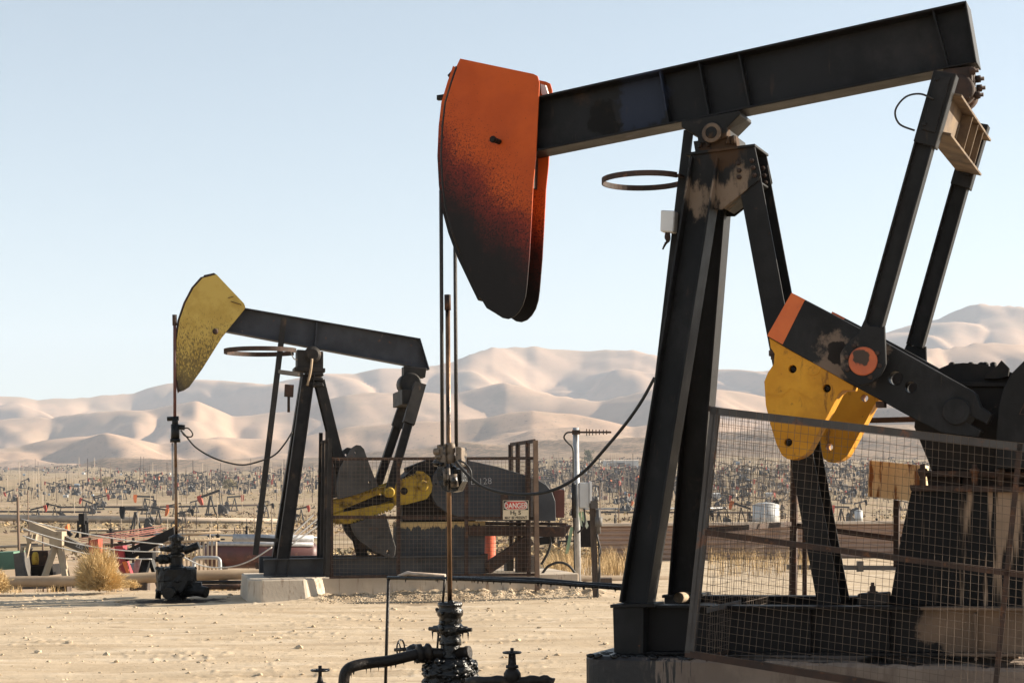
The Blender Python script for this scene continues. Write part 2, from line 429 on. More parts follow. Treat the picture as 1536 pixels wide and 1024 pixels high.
# foot boxes and skid
sk, (sa, sb, sc_, sd) = ibeam(J, (966, 907), (1640, 912), (1640, 985), (960, 981), -.5, .07, tf=.016, wtrace=-.57)
for w in (.5,):
    sk.lzprism(J, [sa, sb, (sb.x, sb.y - .016), (sa.x, sa.y - .016)], w - .07, w + .07)
    sk.lzprism(J, [sd, sc_, (sc_.x, sc_.y + .016), (sd.x, sd.y + .016)], w - .07, w + .07)
    sk.lzprism(J, [(sa.x, sa.y - .016), (sb.x, sb.y - .016), (sc_.x, sc_.y + .016), (sd.x, sd.y + .016)], w - .006, w + .006)
for u in (1212, 1330, 1461):
    l = J.lz(u, 940, -.57)[0]; sk.lzprism(J, [(l, sd.y + .016), (l + .012, sd.y + .016), (l + .012, sa.y - .016), (l, sa.y - .016)], -.565, -.507)
for l in (sa.x + .06, sa.x + 1.25, sa.x + 2.0):
    sk.box(J, l, l + .12, -.43, .43, sd.y + .02, sa.y - .04)
sk.build('skid', SKDM, jack, bevel=.002)
fb = MB()
for w in (-.6, .43):
    fb.prism(J, [(919, 911), (965, 909), (965, 981), (921, 983)], w, w + .17, trace=-.6)
    fb.prism(J, [(916, 906), (982, 904), (982, 910), (916, 911)], w - .012, w + .2, trace=-.6)
build_each(fb, 'foot_bracket', BLK, jack, .003)
# -- ladder rail with hoop and box
ld = MB()
rp = [J.pw(1033, 196, .0), J.pw(1016, 345, .0), J.pw(998, 510, .0), J.pw(962, 800, .0)]
ld.bar(rp[0], rp[3], .055, .03, J.W)
ladder = ld.build('ladder_rail', BLK, jack)
hm = MB(); hc = J.pw(966, 271, 0); hr = .265
n = 40; k0 = len(hm.v)
for i in range(n + 1):
    t = R_(22 + 316 * i / n)
    for rr in (hr, hr - .008):
        for z in (-.017, .017): hm.v.append(hc + (J.L * math.cos(t + R_(0)) + J.W * math.sin(t)) * rr + V((0, 0, z)))
for i in range(n):
    a = k0 + i * 4; b = a + 4
    for f in ((a, b, b + 1, a + 1), (a + 2, a + 3, b + 3, b + 2), (a + 1, b + 1, b + 3, a + 3), (a, a + 2, b + 2, b)): hm.f.append(list(f)); hm.m.append(0); hm.sm.append(False)
for t in (R_(22), R_(338)):
    hm.bar(hc + (J.L * math.cos(t) + J.W * math.sin(t)) * hr, J.pw(1024, 266, .0) , .034, .012)
hm.build('safety_hoop', RST, ladder)
jb = MB(); jb.prism(J, [(991, 315), (1012, 316), (1010, 348), (990, 347)], -.1, -.02)
jbx = jb.build('junction_box', WHT, jack, bevel=.006)
jw = MB()
for q in range(4):
    jw.tube(curve([J.pw(1000 + q, 346, -.06), J.pw(998 + q * 2.2, 356, -.06), J.pw(1000 + q, 362, -.05), J.pw(994 + q, 374 - q * 3, -.06)], 4), .006, 6)
jw.build('loose_wires', RST, jbx)

# -- horsehead
head_px = [(690, 88), (800, 111), (806, 114), (809, 124), (803.5, 238), (799.6, 275), (797.5, 318), (794, 382), (790, 430), (788, 445), (784, 458), (778, 468), (771, 475), (762, 478.5), (754, 477), (743, 470), (729.6, 462), (719, 444), (708, 421), (689, 380), (676, 344), (667, 309), (663, 275), (661, 232), (663, 189), (667, 154), (676, 124), (684, 101)]
HH = J.poly(head_px, -.118)
horse = MB().lzprism(J, HH, -.118, -.107).build('horsehead', ORG, jack, bevel=.0015)
MB().lzprism(J, HH, .107, .118).build('cheek_plate', ORG, horse, bevel=.0015)
arc = HH[17:]                                 # front edge from the tip up to the top
outv = []
cx = sum(p[0] for p in HH) / len(HH) + .55; cz = HH[10][1] + 1.15
fo = [(p[0] + (p[0] - cx) / math.hypot(p[0] - cx, p[1] - cz) * .03, p[1] + (p[1] - cz) / math.hypot(p[0] - cx, p[1] - cz) * .03) for p in arc]
MB().lzprism(J, list(arc) + list(reversed(fo)), -.106, .106).build('face_plate', ORG, horse)
ip = MB()
c_ = [(p[0] * .86 + (sum(q[0] for q in HH) / len(HH)) * .14, p[1]) for p in HH]
ip.lzprism(J, [c_[1], (c_[1][0] + .006, c_[1][1] - .02), (c_[5][0] - .02, c_[5][1]), (c_[5][0] - .03, c_[5][1])], -.106, .106)
ip.build('back_web', RST, horse)
MB().tube([J.P(p[0] + .004, -.113, p[1]) for p in list(arc)[2:]], .0085, 6).build('groove_shade', OILD, horse)  # dark tube stands in for the shaded groove beside the face plate
MB().prism(J, [(811, 126), (818, 128), (824, 147), (819, 150), (812, 140)], .03, .05).build('inner_gusset', WHT, horse)
pn = MB(); q = J.pw(749, 213, -.118); pn.cyl(q, q - J.W * .07 - J.L * .012 + V((0, 0, .003)), .017, 10); pn.lathe(q - J.W * .07 - J.L * .012 + V((0, 0, .003)), -J.W, [(.021, -.006), (.023, .01), (.016, .024)], 10)
pn.build('lifting_pin', DRK, horse)
bk = MB()
bk.prism(J, [(671, 113), (684, 99), (688, 104), (676, 121)], .02, .08); bk.prism(J, [(655, 143), (668, 141), (668, 149), (655, 150)], .0, .03)
build_each(bk, 'cable_clip', DRK, horse)
bc_ = MB()
for (u0, v0, u1, v1, w) in ((661.5, 285, 663.5, 668, -.12), (682.5, 350, 684.5, 670, .12)):
    m = MB(); m.tube([J.pw(u0, v0, w * .8), J.pw(u1, v1, w * .8)], .0125, 8); m.build('bridle_cable', WROPE, horse)

# -- cranks, counterweights, pins
cr_px = [(1187.4, 439), (1287, 491), (1328, 513), (1457, 585), (1463, 590), (1470, 609), (1488, 621), (1481, 636), (1455, 624), (1451, 633), (1473, 645), (1466, 656), (1413, 649), (1369, 627), (1315, 597), (1279.7, 578), (1175.7, 519.6), (1150.8, 503.5)]
cw_px = [(1153, 506), (1176, 519.6), (1279.7, 578), (1278, 585), (1263.6, 585), (1257.7, 590), (1222.5, 657), (1211, 678), (1202, 685), (1189, 689.5), (1180, 688), (1172, 682), (1164, 666), (1155, 637), (1147.8, 607.5), (1145.5, 572), (1151, 558), (1159.6, 546), (1161, 530), (1155, 521)]
holes = [(1343, 567, 10.5), (1366, 580.5, 8.5)]
cwh = [(1188, 553, 6), (1239.5, 582, 6), (1181.5, 663, 6)]
for s in (-1, 1):
    w0, w1 = (-.62, -.50) if s < 0 else (.50, .62)
    m = MB(); m.prism(J, cr_px, w0, w1, holes, trace=-.62)
    ck = m.build('crank', CRKM, jack, bevel=.005)
    m = MB()
    c = J.pw(1435, 617, -.62); l, z = (c - J.O).dot(J.L), c.z
    m.lathe(J.P(l, w0 - .03, z), J.W, [(.07, 0), (.075, .006), (.075, .03), (.105, .032), (.105, .04)], 28)
    m.lathe(J.P(l, w0 - .034, z), J.W, [(.05, 0), (.05, .02)], 24)
    m.build('hub_cap', CRKM, ck)
    m = MB()
    sp = J.poly([(1187.4, 439), (1207.5, 449.5), (1174, 516.5), (1150.8, 503.5)], -.62)
    m.lzprism(J, sp, w0 - .003, w0 - .0005)
    m.build('orange_stripe', ORGS, ck)
    cwt = MB(); cwt.prism(J, cw_px, w0 + .012, w1 + .03, cwh, trace=-.62)
    co = cwt.build('counterweight', YEL, ck, bevel=.006)
    m = MB(); o = J.poly([(1224.5, 658), (1259, 592), (1262, 594), (1228, 660)], -.62)
    c = J.pw(1218.7, 551, -.62); l, z = (c - J.O).dot(J.L), c.z
    cwd = MB(); cwd.lathe(J.P(l, w0 + .009, z), J.W, [(.044, 0), (.046, .004)], 24); cwd.lathe(J.P(l, w0 + .004, z), J.W, [(.010, 0), (.010, .004)], 10)
    cwd.bar(*[J.pw(*q, -.61) - J.W * (.0 if s < 0 else -1.12) for q in ((1172, 595), (1186, 582))], .004, .004)
    cwd.bar(*[J.pw(*q, -.61) - J.W * (.0 if s < 0 else -1.12) for q in ((1186, 582), (1218, 600))], .004, .004)
    cwd.bar(*[J.pw(*q, -.61) - J.W * (.0 if s < 0 else -1.12) for q in ((1150, 590), (1172, 595))], .004, .004)
    build_each(cwd, 'casting_mark', YEL, ck)
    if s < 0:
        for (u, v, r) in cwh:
            q = J.lz(u, v, -.62); MB().lathe(J.P(q[0], w0 + .035, q[1]), J.W, [(.012, 0), (.016, .004), (.016, .02), (.0235, .021), (.0235, .03)], 12).build('dark_hole_plug', DRK, co)  # dark bolt-like plug added so the near holes look dark inside
    # bolts that hold it
    m = MB()
    for (u, v) in ((1157, 529), (1318, 606), (1160, 534)):
        q = J.pw(u, v, -.62); l, z = (q - J.O).dot(J.L), q.z
        m.box(J, l - .02, l + .025, w0 + .02, w1 - .01, z - .016, z + .016)
    build_each(m, 'clamp_bolt', RST, ck)

# -- pitmans
top = J.lz(1417, 112, -.70); bot = J.lz(1296, 541, -.70)
for s in (-1, 1):
    wc = s * .70
    pu = J.lz(1398, 178, -.70); pl = J.lz(1311, 490, -.70)
    m = MB(); d = (V(pu) - V(pl)).normalized(); nx = V((d.y, -d.x))
    h = .052
    q = [V(pl) - nx * h, V(pl) + nx * h, V(pu) + nx * h, V(pu) - nx * h]
    m.lzprism(J, [tuple(x) for x in q], wc - .006, wc + .006)
    for e in (-1, 1):
        qq = [V(pl) + nx * h * e, V(pu) + nx * h * e, V(pu) + nx * (h - .01) * e, V(pl) + nx * (h - .01) * e]
        m.lzprism(J, [tuple(x) for x in qq], wc - .045, wc + .045)
    pm = m.build('pitman_arm', CRKM, jack, bevel=.002)
    m = MB()
    bp = J.poly([(1400.5, 105), (1434.5, 111), (1402.5, 221), (1370, 212)], -.75)
    m.lzprism(J, bp, wc - .05, wc - .038)
    b0, b1, b2_, b3 = [V(x) for x in bp]
    for (x, y) in ((b0, b3), (b1, b2_)):
        sgn = -1 if x is b1 else 1
        n = (b1 - b0).normalized() * .014 * sgn
        m.lzprism(J, [tuple(x), tuple(y), tuple(y + n), tuple(x + n)], wc - .0375, wc + .05)
    m.build('upper_bracket', BLK, pm, bevel=.003)
    m = MB(); i0 = b0.lerp(b1, .22).lerp(b3.lerp(b2_, .22), .06); i1 = b0.lerp(b1, .82).lerp(b3.lerp(b2_, .82), .06); i2 = b0.lerp(b1, .82).lerp(b3.lerp(b2_, .82), .82); i3 = b0.lerp(b1, .22).lerp(b3.lerp(b2_, .22), .82)
    m.lzprism(J, [tuple(i0), tuple(i1), tuple(i2), tuple(i3)], wc - .062, wc - .051)
    for x in (i0.lerp(i2, .08), i3.lerp(i1, .1)):
        m.lathe(J.P(x.x, wc - .076, x.y), J.W, [(.012, 0), (.012, .014)], 6)
    m.build('bearing_cover', BLK, pm, bevel=.002)
    # lower strap and pin
    m = MB()
    st = J.poly([(1297, 478), (1304, 488), (1324, 490), (1327, 488), (1329, 546), (1322, 562), (1307, 574), (1290, 578), (1272, 568), (1261, 552), (1260, 530), (1270, 515), (1288, 498)], -.74)
    m.lzprism(J, st, wc - .04, wc - .012) if s < 0 else m.lzprism(J, st, wc + .012, wc + .04)
    bo = m.build('wrist_pin_boss', CRKM, pm, bevel=.004)
    m = MB(); cpt = J.lz(1294.5, 541.5, -.745); cw_ = wc - .052 if s < 0 else wc + .04
    m.lathe(J.P(cpt[0], cw_, cpt[1]), J.W, [(.074, 0), (.08, .006), (.08, .013)], 28)
    RUSTO = Mt('worn_orange', (.5, .12, .04), (.42, .1, .04), 6, .7, layers=[dict(c=(.045, .028, .018), scale=7, lo=.46, hi=.54, at=(tuple(J.P(cpt[0], -.75, cpt[1]) - J.W * 0 - jack.location + J.L * -.012 + V((0, 0, .02))), .09, .28))])
    m.build('pin_cap', RUSTO, pm)
    m = MB()
    for (u, v) in ((1281, 518), (1316, 529), (1319, 548), (1270, 535), (1271, 554), (1305, 565)):
        x = J.lz(u, v, -.745); m.lathe(J.P(x[0], cw_ + .002, x[1]), J.W, [(.008, 0), (.014, .002), (.014, .012)], 8)
    build_each(m, 'boss_bolt', RST, pm)
# grease hose looping off the near bracket
gh = MB(); gh.tube(curve([J.pw(1400, 149, -.77), J.pw(1380, 141, -.8), J.pw(1358, 146, -.82), J.pw(1343, 166, -.82), J.pw(1349, 186, -.8), J.pw(1372, 196, -.77)], 8), .0055, 7)
gh.build('grease_hose', CABLE, jack)
# -- equalizer between the pitman tops
eq = MB(); TANE = Mt('dusty_steel', (.17, .115, .065), (.09, .06, .04), 6, .8, layers=[dict(c=(.05, .03, .02), scale=5, lo=.55, hi=.68)])
e0 = V(J.lz(1424, 138, -.66)); e1 = V(J.lz(1408, 196, -.66)); dd = (e1 - e0).normalized(); nn = V((-dd.y, dd.x))
if nn.x < 0: nn = -nn
for e in (e0, e1):
    a = e - nn * .085; b = e + nn * .07
    eq.lzprism(J, [tuple(a), tuple(b), tuple(b + dd * .014), tuple(a + dd * .014)], -.655, .655)
a, b = e0 - nn * .012, e1 - nn * .012
eq.lzprism(J, [tuple(a), tuple(b), tuple(b + nn * .014), tuple(a + nn * .014)], -.655, .655)
for w in (-.12, .12, .35):
    a, b = e0 + nn * .004, e1 + nn * .004
    eq.lzprism(J, [tuple(a), tuple(b), tuple(b + nn * .06), tuple(a + nn * .06)], w - .006, w + .006)
eq.build('equalizer', TANE, jack, bevel=.002)
eb = MB(); cb = J.lz(1445, 140, 0)
eb.lathe(J.P(cb[0] - .01, -.12, cb[1]), J.W, [(.06, 0), (.085, .01), (.085, .1), (.07, .11), (.07, .14), (.085, .15), (.085, .23), (.06, .24)], 24)
eb.box(J, cb[0] - .1, cb[0] + .06, -.09, .09, cb[1] + .055, cb[1] + .13)
for (x, w, z) in ((.05, -.1, .1), (.075, 0, .02), (.06, .07, .09), (.07, -.05, -.03)):
    eb.lathe(J.P(cb[0] + x, w, cb[1] + z), J.L, [(.022, 0), (.022, .03), (.012, .032), (.012, .05)], 6)
for i in range(14): eb.blob(J.P(cb[0] + rnd.uniform(-.02, .09), rnd.uniform(-.12, .12), cb[1] + rnd.uniform(-.06, .1)), rnd.uniform(.012, .03), rnd)
eb.build('equalizer_bearing', RST, jack)

# -- gear reducer, pedestal, belt guard
gr = MB()
gr.prism(J, [(1371, 640), (1373, 622), (1383, 592), (1395, 574), (1560, 576), (1640, 620), (1640, 712), (1396, 706), (1394, 696)], -.34, .34)
gr.build('gear_reducer', DRK, jack, bevel=.008)
gd = MB(); gd.prism(J, [(1393, 573), (1400, 560), (1410, 552), (1424, 546), (1445, 544), (1470, 546), (1500, 552), (1560, 574)], -.3, .3)
gd.prism(J, [(1386, 572), (1570, 574), (1570, 580), (1386, 579)], -.37, .37)
for u in (1428, 1456, 1472, 1478, 1490):
    q = J.pw(u, 545, -.05); gd.lathe(q, V((0, 0, 1)), [(.02, -.03), (.02, .003), (.012, .004), (.012, .008)], 6)
gd.prism(J, [(1476, 568), (1478, 562), (1495, 549), (1502, 540), (1514, 552), (1512, 564), (1500, 568)], -.345, -.3)
gd.build('gearbox_cover', DRK, jack, bevel=.008)
pd = MB()
pd.prism(J, [(1367, 736), (1354, 792), (1334, 906), (1660, 912), (1660, 738)], -.42, .42)
pd.build('pedestal', PEDM, jack, bevel=.003)
pt = MB(); pt.prism(J, [(1364, 727), (1366, 736), (1660, 740), (1660, 731)], -.46, .46); pt.prism(J, [(1376, 705), (1378, 714), (1660, 719), (1660, 710)], -.4, .4)
pt.prism(J, [(1390, 714), (1392, 728), (1440, 728), (1440, 714)], -.3, .3); pt.prism(J, [(1444, 716), (1444, 730), (1660, 731), (1660, 716)], -.3, .3)
for u in (1384, 1462, 1500):
    q = J.pw(u, 712, -.44); pt.lathe(q, V((0, 0, 1)), [(.018, -.06), (.018, .01), (.028, .012), (.028, .035), (.015, .037), (.015, .06)], 8)
pt.build('gearbox_mount', RST, jack, bevel=.003)
bg = MB(); bg.prism(J, [(1495, 702), (1494, 655), (1497, 612), (1504, 585), (1517, 560), (1536, 541), (1580, 515), (1680, 500), (1740, 560), (1740, 705)], -.53, -.36)
bgo = bg.build('belt_guard', BLK, jack, bevel=.004)
lg = MB()
for a, b in (((1529, 621), (1540, 598)), ((1529, 621), (1546, 621)), ((1533, 611), (1546, 611))): lg.bar(J.pw(*a, -.532), J.pw(*b, -.532), .006, .004)
lg.build('stencil_mark', RST, bgo)
# concrete base of the near jack
CONC = Mt('stained_concrete', (.24, .185, .145), (.18, .135, .105), 3, .9, bump=.35, bscale=30, layers=[
    dict(c=(.014, .012, .012), scale=7, st=(5, 5, .35), lo=.5, hi=.56, grad=((J.L.x, J.L.y, 0), 1.0, -.3, 1.0), rough=.5),
    dict(c=(.12, .085, .065), scale=4, st=(2, 2, .5), lo=.52, hi=.66, amt=.6),
    dict(c=(.014, .012, .012), scale=4, lo=.55, hi=.6, grad=('Z' if False else 2, ZC - .03, ZC + .02, .45), rough=.4)])
fd = thing('concrete_foundation', 'oil streaked concrete foundation slab under the large orange headed pumpjack', 'foundation', J.O, 0, 'concrete foundations')
m = MB(); A = J.lz(868, 990, -.72)[0]; r = .16; pl = []
for k in range(7):
    t = R_(180 + 90 * k / 6); pl.append((A + r + r * math.cos(t), -.72 + r + r * math.sin(t)))
pl += [(4.2, -.72), (4.2, .72)]
for k in range(7):
    t = R_(90 + 90 * k / 6); pl.append((A + r + r * math.cos(t), .72 - r + r * math.sin(t)))
m.solid(pl, [], lambda p: J.P(p[0], p[1], -.3), lambda p: J.P(p[0], p[1], ZC))
m.build('slab', CONC, fd, bevel=.02)
m = MB()
for i in range(60):
    m.blob(J.P(rnd.uniform(A + .05, A + .75), rnd.uniform(-.7, -.5) , ZC), rnd.uniform(.01, .035), rnd, 1, .3, (1.3, 1, .6))
m.build('oily_crust', OILM, fd)

# -- rusty box on the far side of the near jack, and a valve on its skid
bx = thing('control_box', 'rust streaked cream metal box behind the mesh, left of the gearbox pedestal', 'box', J.P(J.lz(1345, 750, .95)[0], .95, 0))
m = MB(); m.prism(J, [(1304, 690), (1388, 698), (1386, 753), (1301, 744)], .95, 1.1)
RCREAM = Mt('rusted_cream', (.72, .56, .33), (.6, .44, .24), 5, .75, layers=[dict(c=(.2, .075, .02), scale=9, st=(3, 3, .3), lo=.5, hi=.58), dict(c=(.1, .04, .015), scale=5, st=(3, 3, .5), lo=.6, hi=.68)])
m.build('housing', RCREAM, bx, bevel=.004)
m = MB(); m.prism(J, [(1340, 750), (1348, 751), (1348, 850), (1340, 850)], 1.0, 1.05); m.build('stand', RST, bx)
vb = thing('drain_valve', 'small black valve block sitting on the skid rail beside the pedestal', 'valve', J.P(J.lz(1308, 905, -.5)[0], -.5, J.lz(1308, 907, -.5)[1]))
m = MB(); m.prism(J, [(1286, 890), (1331, 888), (1331, 906), (1286, 907)], -.54, -.42); m.build('body', BLK, vb, bevel=.006)
m = MB(); q = J.pw(1309, 889, -.48); m.lathe(q, V((0, 0, 1)), [(.03, -.01), (.03, .01), (.018, .012), (.018, .04), (.01, .042), (.01, .06)], 8); m.build('stem', RST, vb)
# ================================================================== mesh fences
def wire_panel(m, c00, c10, c11, c01, nu, nv, r=.0016, wob=.003, rr=rnd):
    """woven wire between four corners: c00-c10 bottom, c01-c11 top"""
    c00, c10, c11, c01 = map(V, (c00, c10, c11, c01))
    n = (c10 - c00).cross(c01 - c00).normalized()
    def P(s, t): return (c00.lerp(c10, s)).lerp(c01.lerp(c11, s), t)
    for i in range(nu + 1):
        s = min(1, max(0, i / nu)); o = rr.uniform(-wob, wob) / max(.1, (c10 - c00).length)
        m.tube([P(s + (o if 0 < i < nu else 0), t / 4) + n * rr.uniform(-wob, wob) for t in range(5)], r, 4, False)
    for j in range(nv + 1):
        t = j / nv; o = rr.uniform(-wob, wob) / max(.1, (c01 - c00).length)
        m.tube([P(s / 4, t + (o if 0 < j < nv else 0)) + n * (r * 1.6 + rr.uniform(-wob, wob)) for s in range(5)], r, 4, False)

FW = -1.0
fen = thing('mesh_fence', 'leaning rusty wire mesh guard fence round the crank of the large near pumpjack', 'fence', J.P(J.lz(1040, 975, FW)[0], FW, 0), 0, 'mesh guard fences')
pj = lambda u, v, w=FW: J.pw(u, v, w)
def rail(name, a, b, wa=.034, wb=.006, mat=RST, par=fen, ang=True, hint=None):
    m = MB(); a, b = V(a), V(b); m.bar(a, b, wa, wb, hint or J.W)
    o = m.build(name, mat, par); return o
def angle(name, a, b, s, mat, par, fr, dirn):
    """steel angle from a to b: one leg in the panel plane, one leg across it"""
    a, b = V(a), V(b); d = (b - a).normalized(); x = fr.W.cross(d).normalized() * dirn; m = MB()
    m.sweep([(0, 0), (s, 0), (s, .005), (.005, .005), (.005, s), (0, s)], a, b, x, fr.W)
    return m.build(name, mat, par)
GRAYA = Mt('grey_angle', (.055, .052, .05), (.042, .036, .033), 6, .6, layers=[dict(c=RUST, scale=8, lo=.56, hi=.66, amt=.7)])
angle('post', pj(1027, 978), pj(1066, 609), .03, GRAYA, fen, J, 1)
angle('post', pj(1041, 978), pj(1079, 613), .032, GRAYA, fen, J, -1)
angle('post', pj(1488, 1040), pj(1526, 664), .028, RST, fen, J, 1)
angle('top_rail', pj(1066, 610), pj(1640, 677), .04, GRAYA, fen, J, 1)
angle('middle_rail', pj(1058, 794), pj(1640, 871), .032, RST, fen, J, 1)
angle('bottom_rail', pj(1028, 974), pj(1640, 1074), .04, RST, fen, J, 1)
m = MB(); wire_panel(m, pj(1040, 976), pj(1640, 1072), pj(1640, 677), pj(1076, 611), 54, 32, .0011)
m.build('wire_mesh', WIRE, fen)
# return panel at the left end, and the far side
FW2 = 1.1
l0 = J.lz(1052, 800, FW)[0]
tz, mz, bz = J.lz(1076, 612, FW)[1], J.lz(1058, 795, FW)[1], ZC + .03
e = lambda w, z: J.P(l0 + .02 + (z - bz) * .02, w, z)
for z, nm in ((tz, 'top_rail'), (mz, 'middle_rail'), (bz + .27, 'middle_rail'), (bz, 'bottom_rail')):
    m = MB(); m.bar(e(FW + .01, z), e(FW2, z) if z != bz + .27 else e(FW + .75, z), .03, .006, J.L); m.build(nm, GRAYA if z == bz + .27 else RST, fen)
m = MB(); wire_panel(m, e(FW + .02, bz), e(FW2, bz), e(FW2, tz), e(FW + .02, tz), 40, 31, .001); m.build('wire_mesh', WIRE, fen)
far = lambda l, z: J.P(l, FW2, z)
m = MB(); m.bar(far(l0 + .02, .1), far(l0 + .05, tz), .045, .045, J.W); m.build('post', RST, fen)
m = MB(); m.bar(far(l0 + .1, .1), far(l0 + .12, tz), .03, .008, J.W); m.build('post', RST, fen)
m = MB(); m.bar(far(l0 + .05, tz), far(3.4, tz), .035, .006, J.W); m.build('top_rail', RST, fen)
q0, q1 = J.pw(1180, 786, FW2), J.pw(1370, 811, FW2)
m = MB(); m.bar(q0, q0 + (q1 - q0) * 2.6, .035, .008, J.W); m.build('middle_rail', RST, fen)

# ================================================================== near well
WP = J.pw(675, 905, 0)
rod = thing('polished_rod', 'tall polished well rod hanging in wire ropes under the orange horsehead', 'rod', (WP.x, WP.y, WP.z), 0, 'polished rods of the two wells')
m = MB(); m.tube([J.pw(671.5, 452, 0), J.pw(673, 690, 0), J.pw(675, 912, 0)], .0165, 10); m.build('rod', BRASS, rod)
m = MB(); m.tube([J.pw(671.3, 442, 0), J.pw(671.6, 465, 0)], .0215, 12); m.build('rod_coupling', RST, rod)
DSTM = Mt('dusty_oil', (.2, .15, .105), (.13, .095, .065), 9, .6, layers=[dict(c=OIL, scale=7, lo=.46, hi=.54, rough=.25)], bump=.3)
m = MB()
m.prism(J, [(655, 667), (668, 665), (668, 702), (656, 706)], -.05, .03); m.prism(J, [(683, 669), (692, 671), (692, 698), (683, 700)], -.03, .06)
for (u, v) in ((660, 677), (660, 694), (662, 685)):
    q = J.pw(u, v, -.05); m.cyl(q, J.pw(u - 9, v, -.05), .022 if v != 685 else .015, 12)
m.build('carrier_bar', DSTM, rod, bevel=.004)
m = MB(); q = J.pw(676, 664, -.01)
m.lathe(q, V((0, 0, -1)), [(.025, 0), (.03, .02), (.03, .06), (.022, .07), (.03, .085), (.03, .13)], 14); m.build('rod_clamp', DSTM, rod)
m = MB()
m.lathe(J.pw(675, 698, 0), V((0, 0, -1)), [(.03, 0), (.05, .015), (.055, .05), (.06, .09), (.045, .13), (.03, .16)], 16, .1, True, rnd)
m.prism(J, [(655, 703), (664, 700), (672, 716), (672, 738), (664, 734), (656, 718)], -.06, .0)
m.prism(J, [(682, 702), (692, 704), (693, 722), (686, 736), (678, 738), (680, 716)], -.04, .05)
for i in range(34): m.blob(J.pw(674, 714, 0) + J.L * rnd.uniform(-.075, .075) + J.W * rnd.uniform(-.07, .02) + V((0, 0, rnd.uniform(-.08, .11))), rnd.uniform(.008, .02), rnd, 1, .35)
m.build('stuffing_clamp', OILM, rod)
m = MB()
for (u, v0, v1, r) in ((667, 700, 728, .014), (672, 695, 735, .012), (680, 711, 730, .026)):
    m.tube([J.pw(u, v0, -.1), J.pw(u + 2, v1, -.1)], r, 8)
build_each(m, 'clamp_bolt', DSTM, rod)
cab = thing('electric_cable', 'thick black cable sagging from the well rod clamp to the near pumpjack post', 'cable', J.pw(690, 700, -.05))
m = MB(); pts = [J.pw(u, v, -.12 - .0 * i) for i, (u, v) in enumerate([(684, 692), (694, 704), (716, 725), (742, 736), (775, 741), (812, 739), (845, 728), (878, 705), (908, 672), (938, 636), (962, 602), (982, 566)])]
m.tube(curve(pts, 6), .0105, 8)
m.tube(curve([J.pw(688, 690, -.12), J.pw(698, 695, -.14), J.pw(706, 706, -.14), J.pw(706, 720, -.13), J.pw(700, 712, -.12)], 6), .006, 7)
m.build('cable_run', CABLE, cab)

wh = thing('wellhead', 'black oil soaked wellhead in the foreground below the orange horsehead', 'wellhead', (WP.x, WP.y, 0), 0, 'oily wellheads')
base = V((WP.x, WP.y, 0)); sc_w = 11.05 / FPX
Z = lambda v: EYE - (v - VH - .8) * WP.y / FPX
def stack(name, prof, mat, jit=.05, n=22, extra=0):
    m = MB(); vs = [(r, Z(v)) for r, v in prof]
    # refine so the oily skin can be lumpy
    fine = []
    for (a, za), (b, zb) in zip(vs, vs[1:]):
        k = max(1, int(abs(za - zb) / .012))
        for i in range(k): fine.append((a + (b - a) * i / k, za + (zb - za) * i / k))
    fine.append(vs[-1])
    m.lathe(base, V((0, 0, 1)), fine, n, jit, True, rnd)
    for i in range(extra):
        t = rnd.random() * 6.283; j = rnd.choice(fine); m.blob(base + V((math.cos(t) * j[0], math.sin(t) * j[0], j[1])), rnd.uniform(.008, .022), rnd)
    return m.build(name, mat, wh)
P_ = lambda px: px * sc_w
stack('stuffing_box', [(P_(17), 966), (P_(15), 948), (P_(17), 942), (P_(17), 925), (P_(20), 922), (P_(20), 914), (P_(17), 911), (P_(19), 908), (P_(19), 903), (P_(6), 902)], OILM, .06, 22, 16)
stack('blowout_body', [(P_(17), 990), (P_(15), 975), (P_(14), 962), (P_(15), 952), (P_(19), 948), (P_(19), 938), (P_(16), 934)], OILM, .06, 22, 22)
m = MB()
for s in (-1, 1):
    x = lambda px: base + J.L * (s * px * sc_w) + V((0, 0, Z(943)))
    m.tube([x(10), x(20), x(20.5), x(28), x(28.5), x(36)], [.034, .03, .024, .022, .014, .013], 12)
    for k in range(3):
        q = x(12 + k * 9); m.lathe(q + V((0, 0, -.015)), V((0, 0, -1)), [(.008, 0), (.005, .02), (.001, .035 + .01 * k)], 6)
m.build('ram_handle', OILM, wh)
m = MB(); m.tube([base + J.L * P_(8) + V((0, 0, Z(979))), base + J.L * P_(26) + V((0, 0, Z(977))), base + J.L * P_(26.5) + V((0, 0, Z(977))), base + J.L * P_(33) + V((0, 0, Z(976)))], [.037, .037, .042, .04], 16); m.build('side_outlet', OILD, wh)
stack('casing_head', [(P_(42), 1075), (P_(42), 1040), (P_(41), 1006), (P_(38), 992), (P_(30), 986), (P_(14), 984)], OILM, .10, 44, 260)
m = MB()
fl = [J.pw(668, 980, -.02), J.pw(650, 979, -.06), J.pw(640, 978, -.09), J.pw(615, 983, -.16), J.pw(585, 990, -.25), J.pw(552, 994, -.35), J.pw(532, 998, -.42), J.pw(521, 1004, -.45), J.pw(516, 1018, -.46), J.pw(515, 1060, -.46)]
m.tube(curve(fl, 4), .036, 14)
for u in (553, 600): pass
m.build('flow_pipe', OILD, wh)
m = MB(); c = J.pw(638, 978, -.095); d = (J.pw(615, 983, -.16) - J.pw(650, 979, -.06)).normalized()
m.lathe(c - d * .04, d, [(.045, 0), (.06, .01), (.06, .03), (.045, .04), (.045, .06), (.062, .065), (.062, .09), (.04, .1)], 16, .06, True, rnd)
for i in range(14): m.blob(c + V((rnd.uniform(-.06, .06), rnd.uniform(-.04, .04), rnd.uniform(-.07, .0))), rnd.uniform(.01, .022), rnd)
m.build('pipe_union', OILD, wh)
m = MB(); c = J.pw(620, 972, .05)
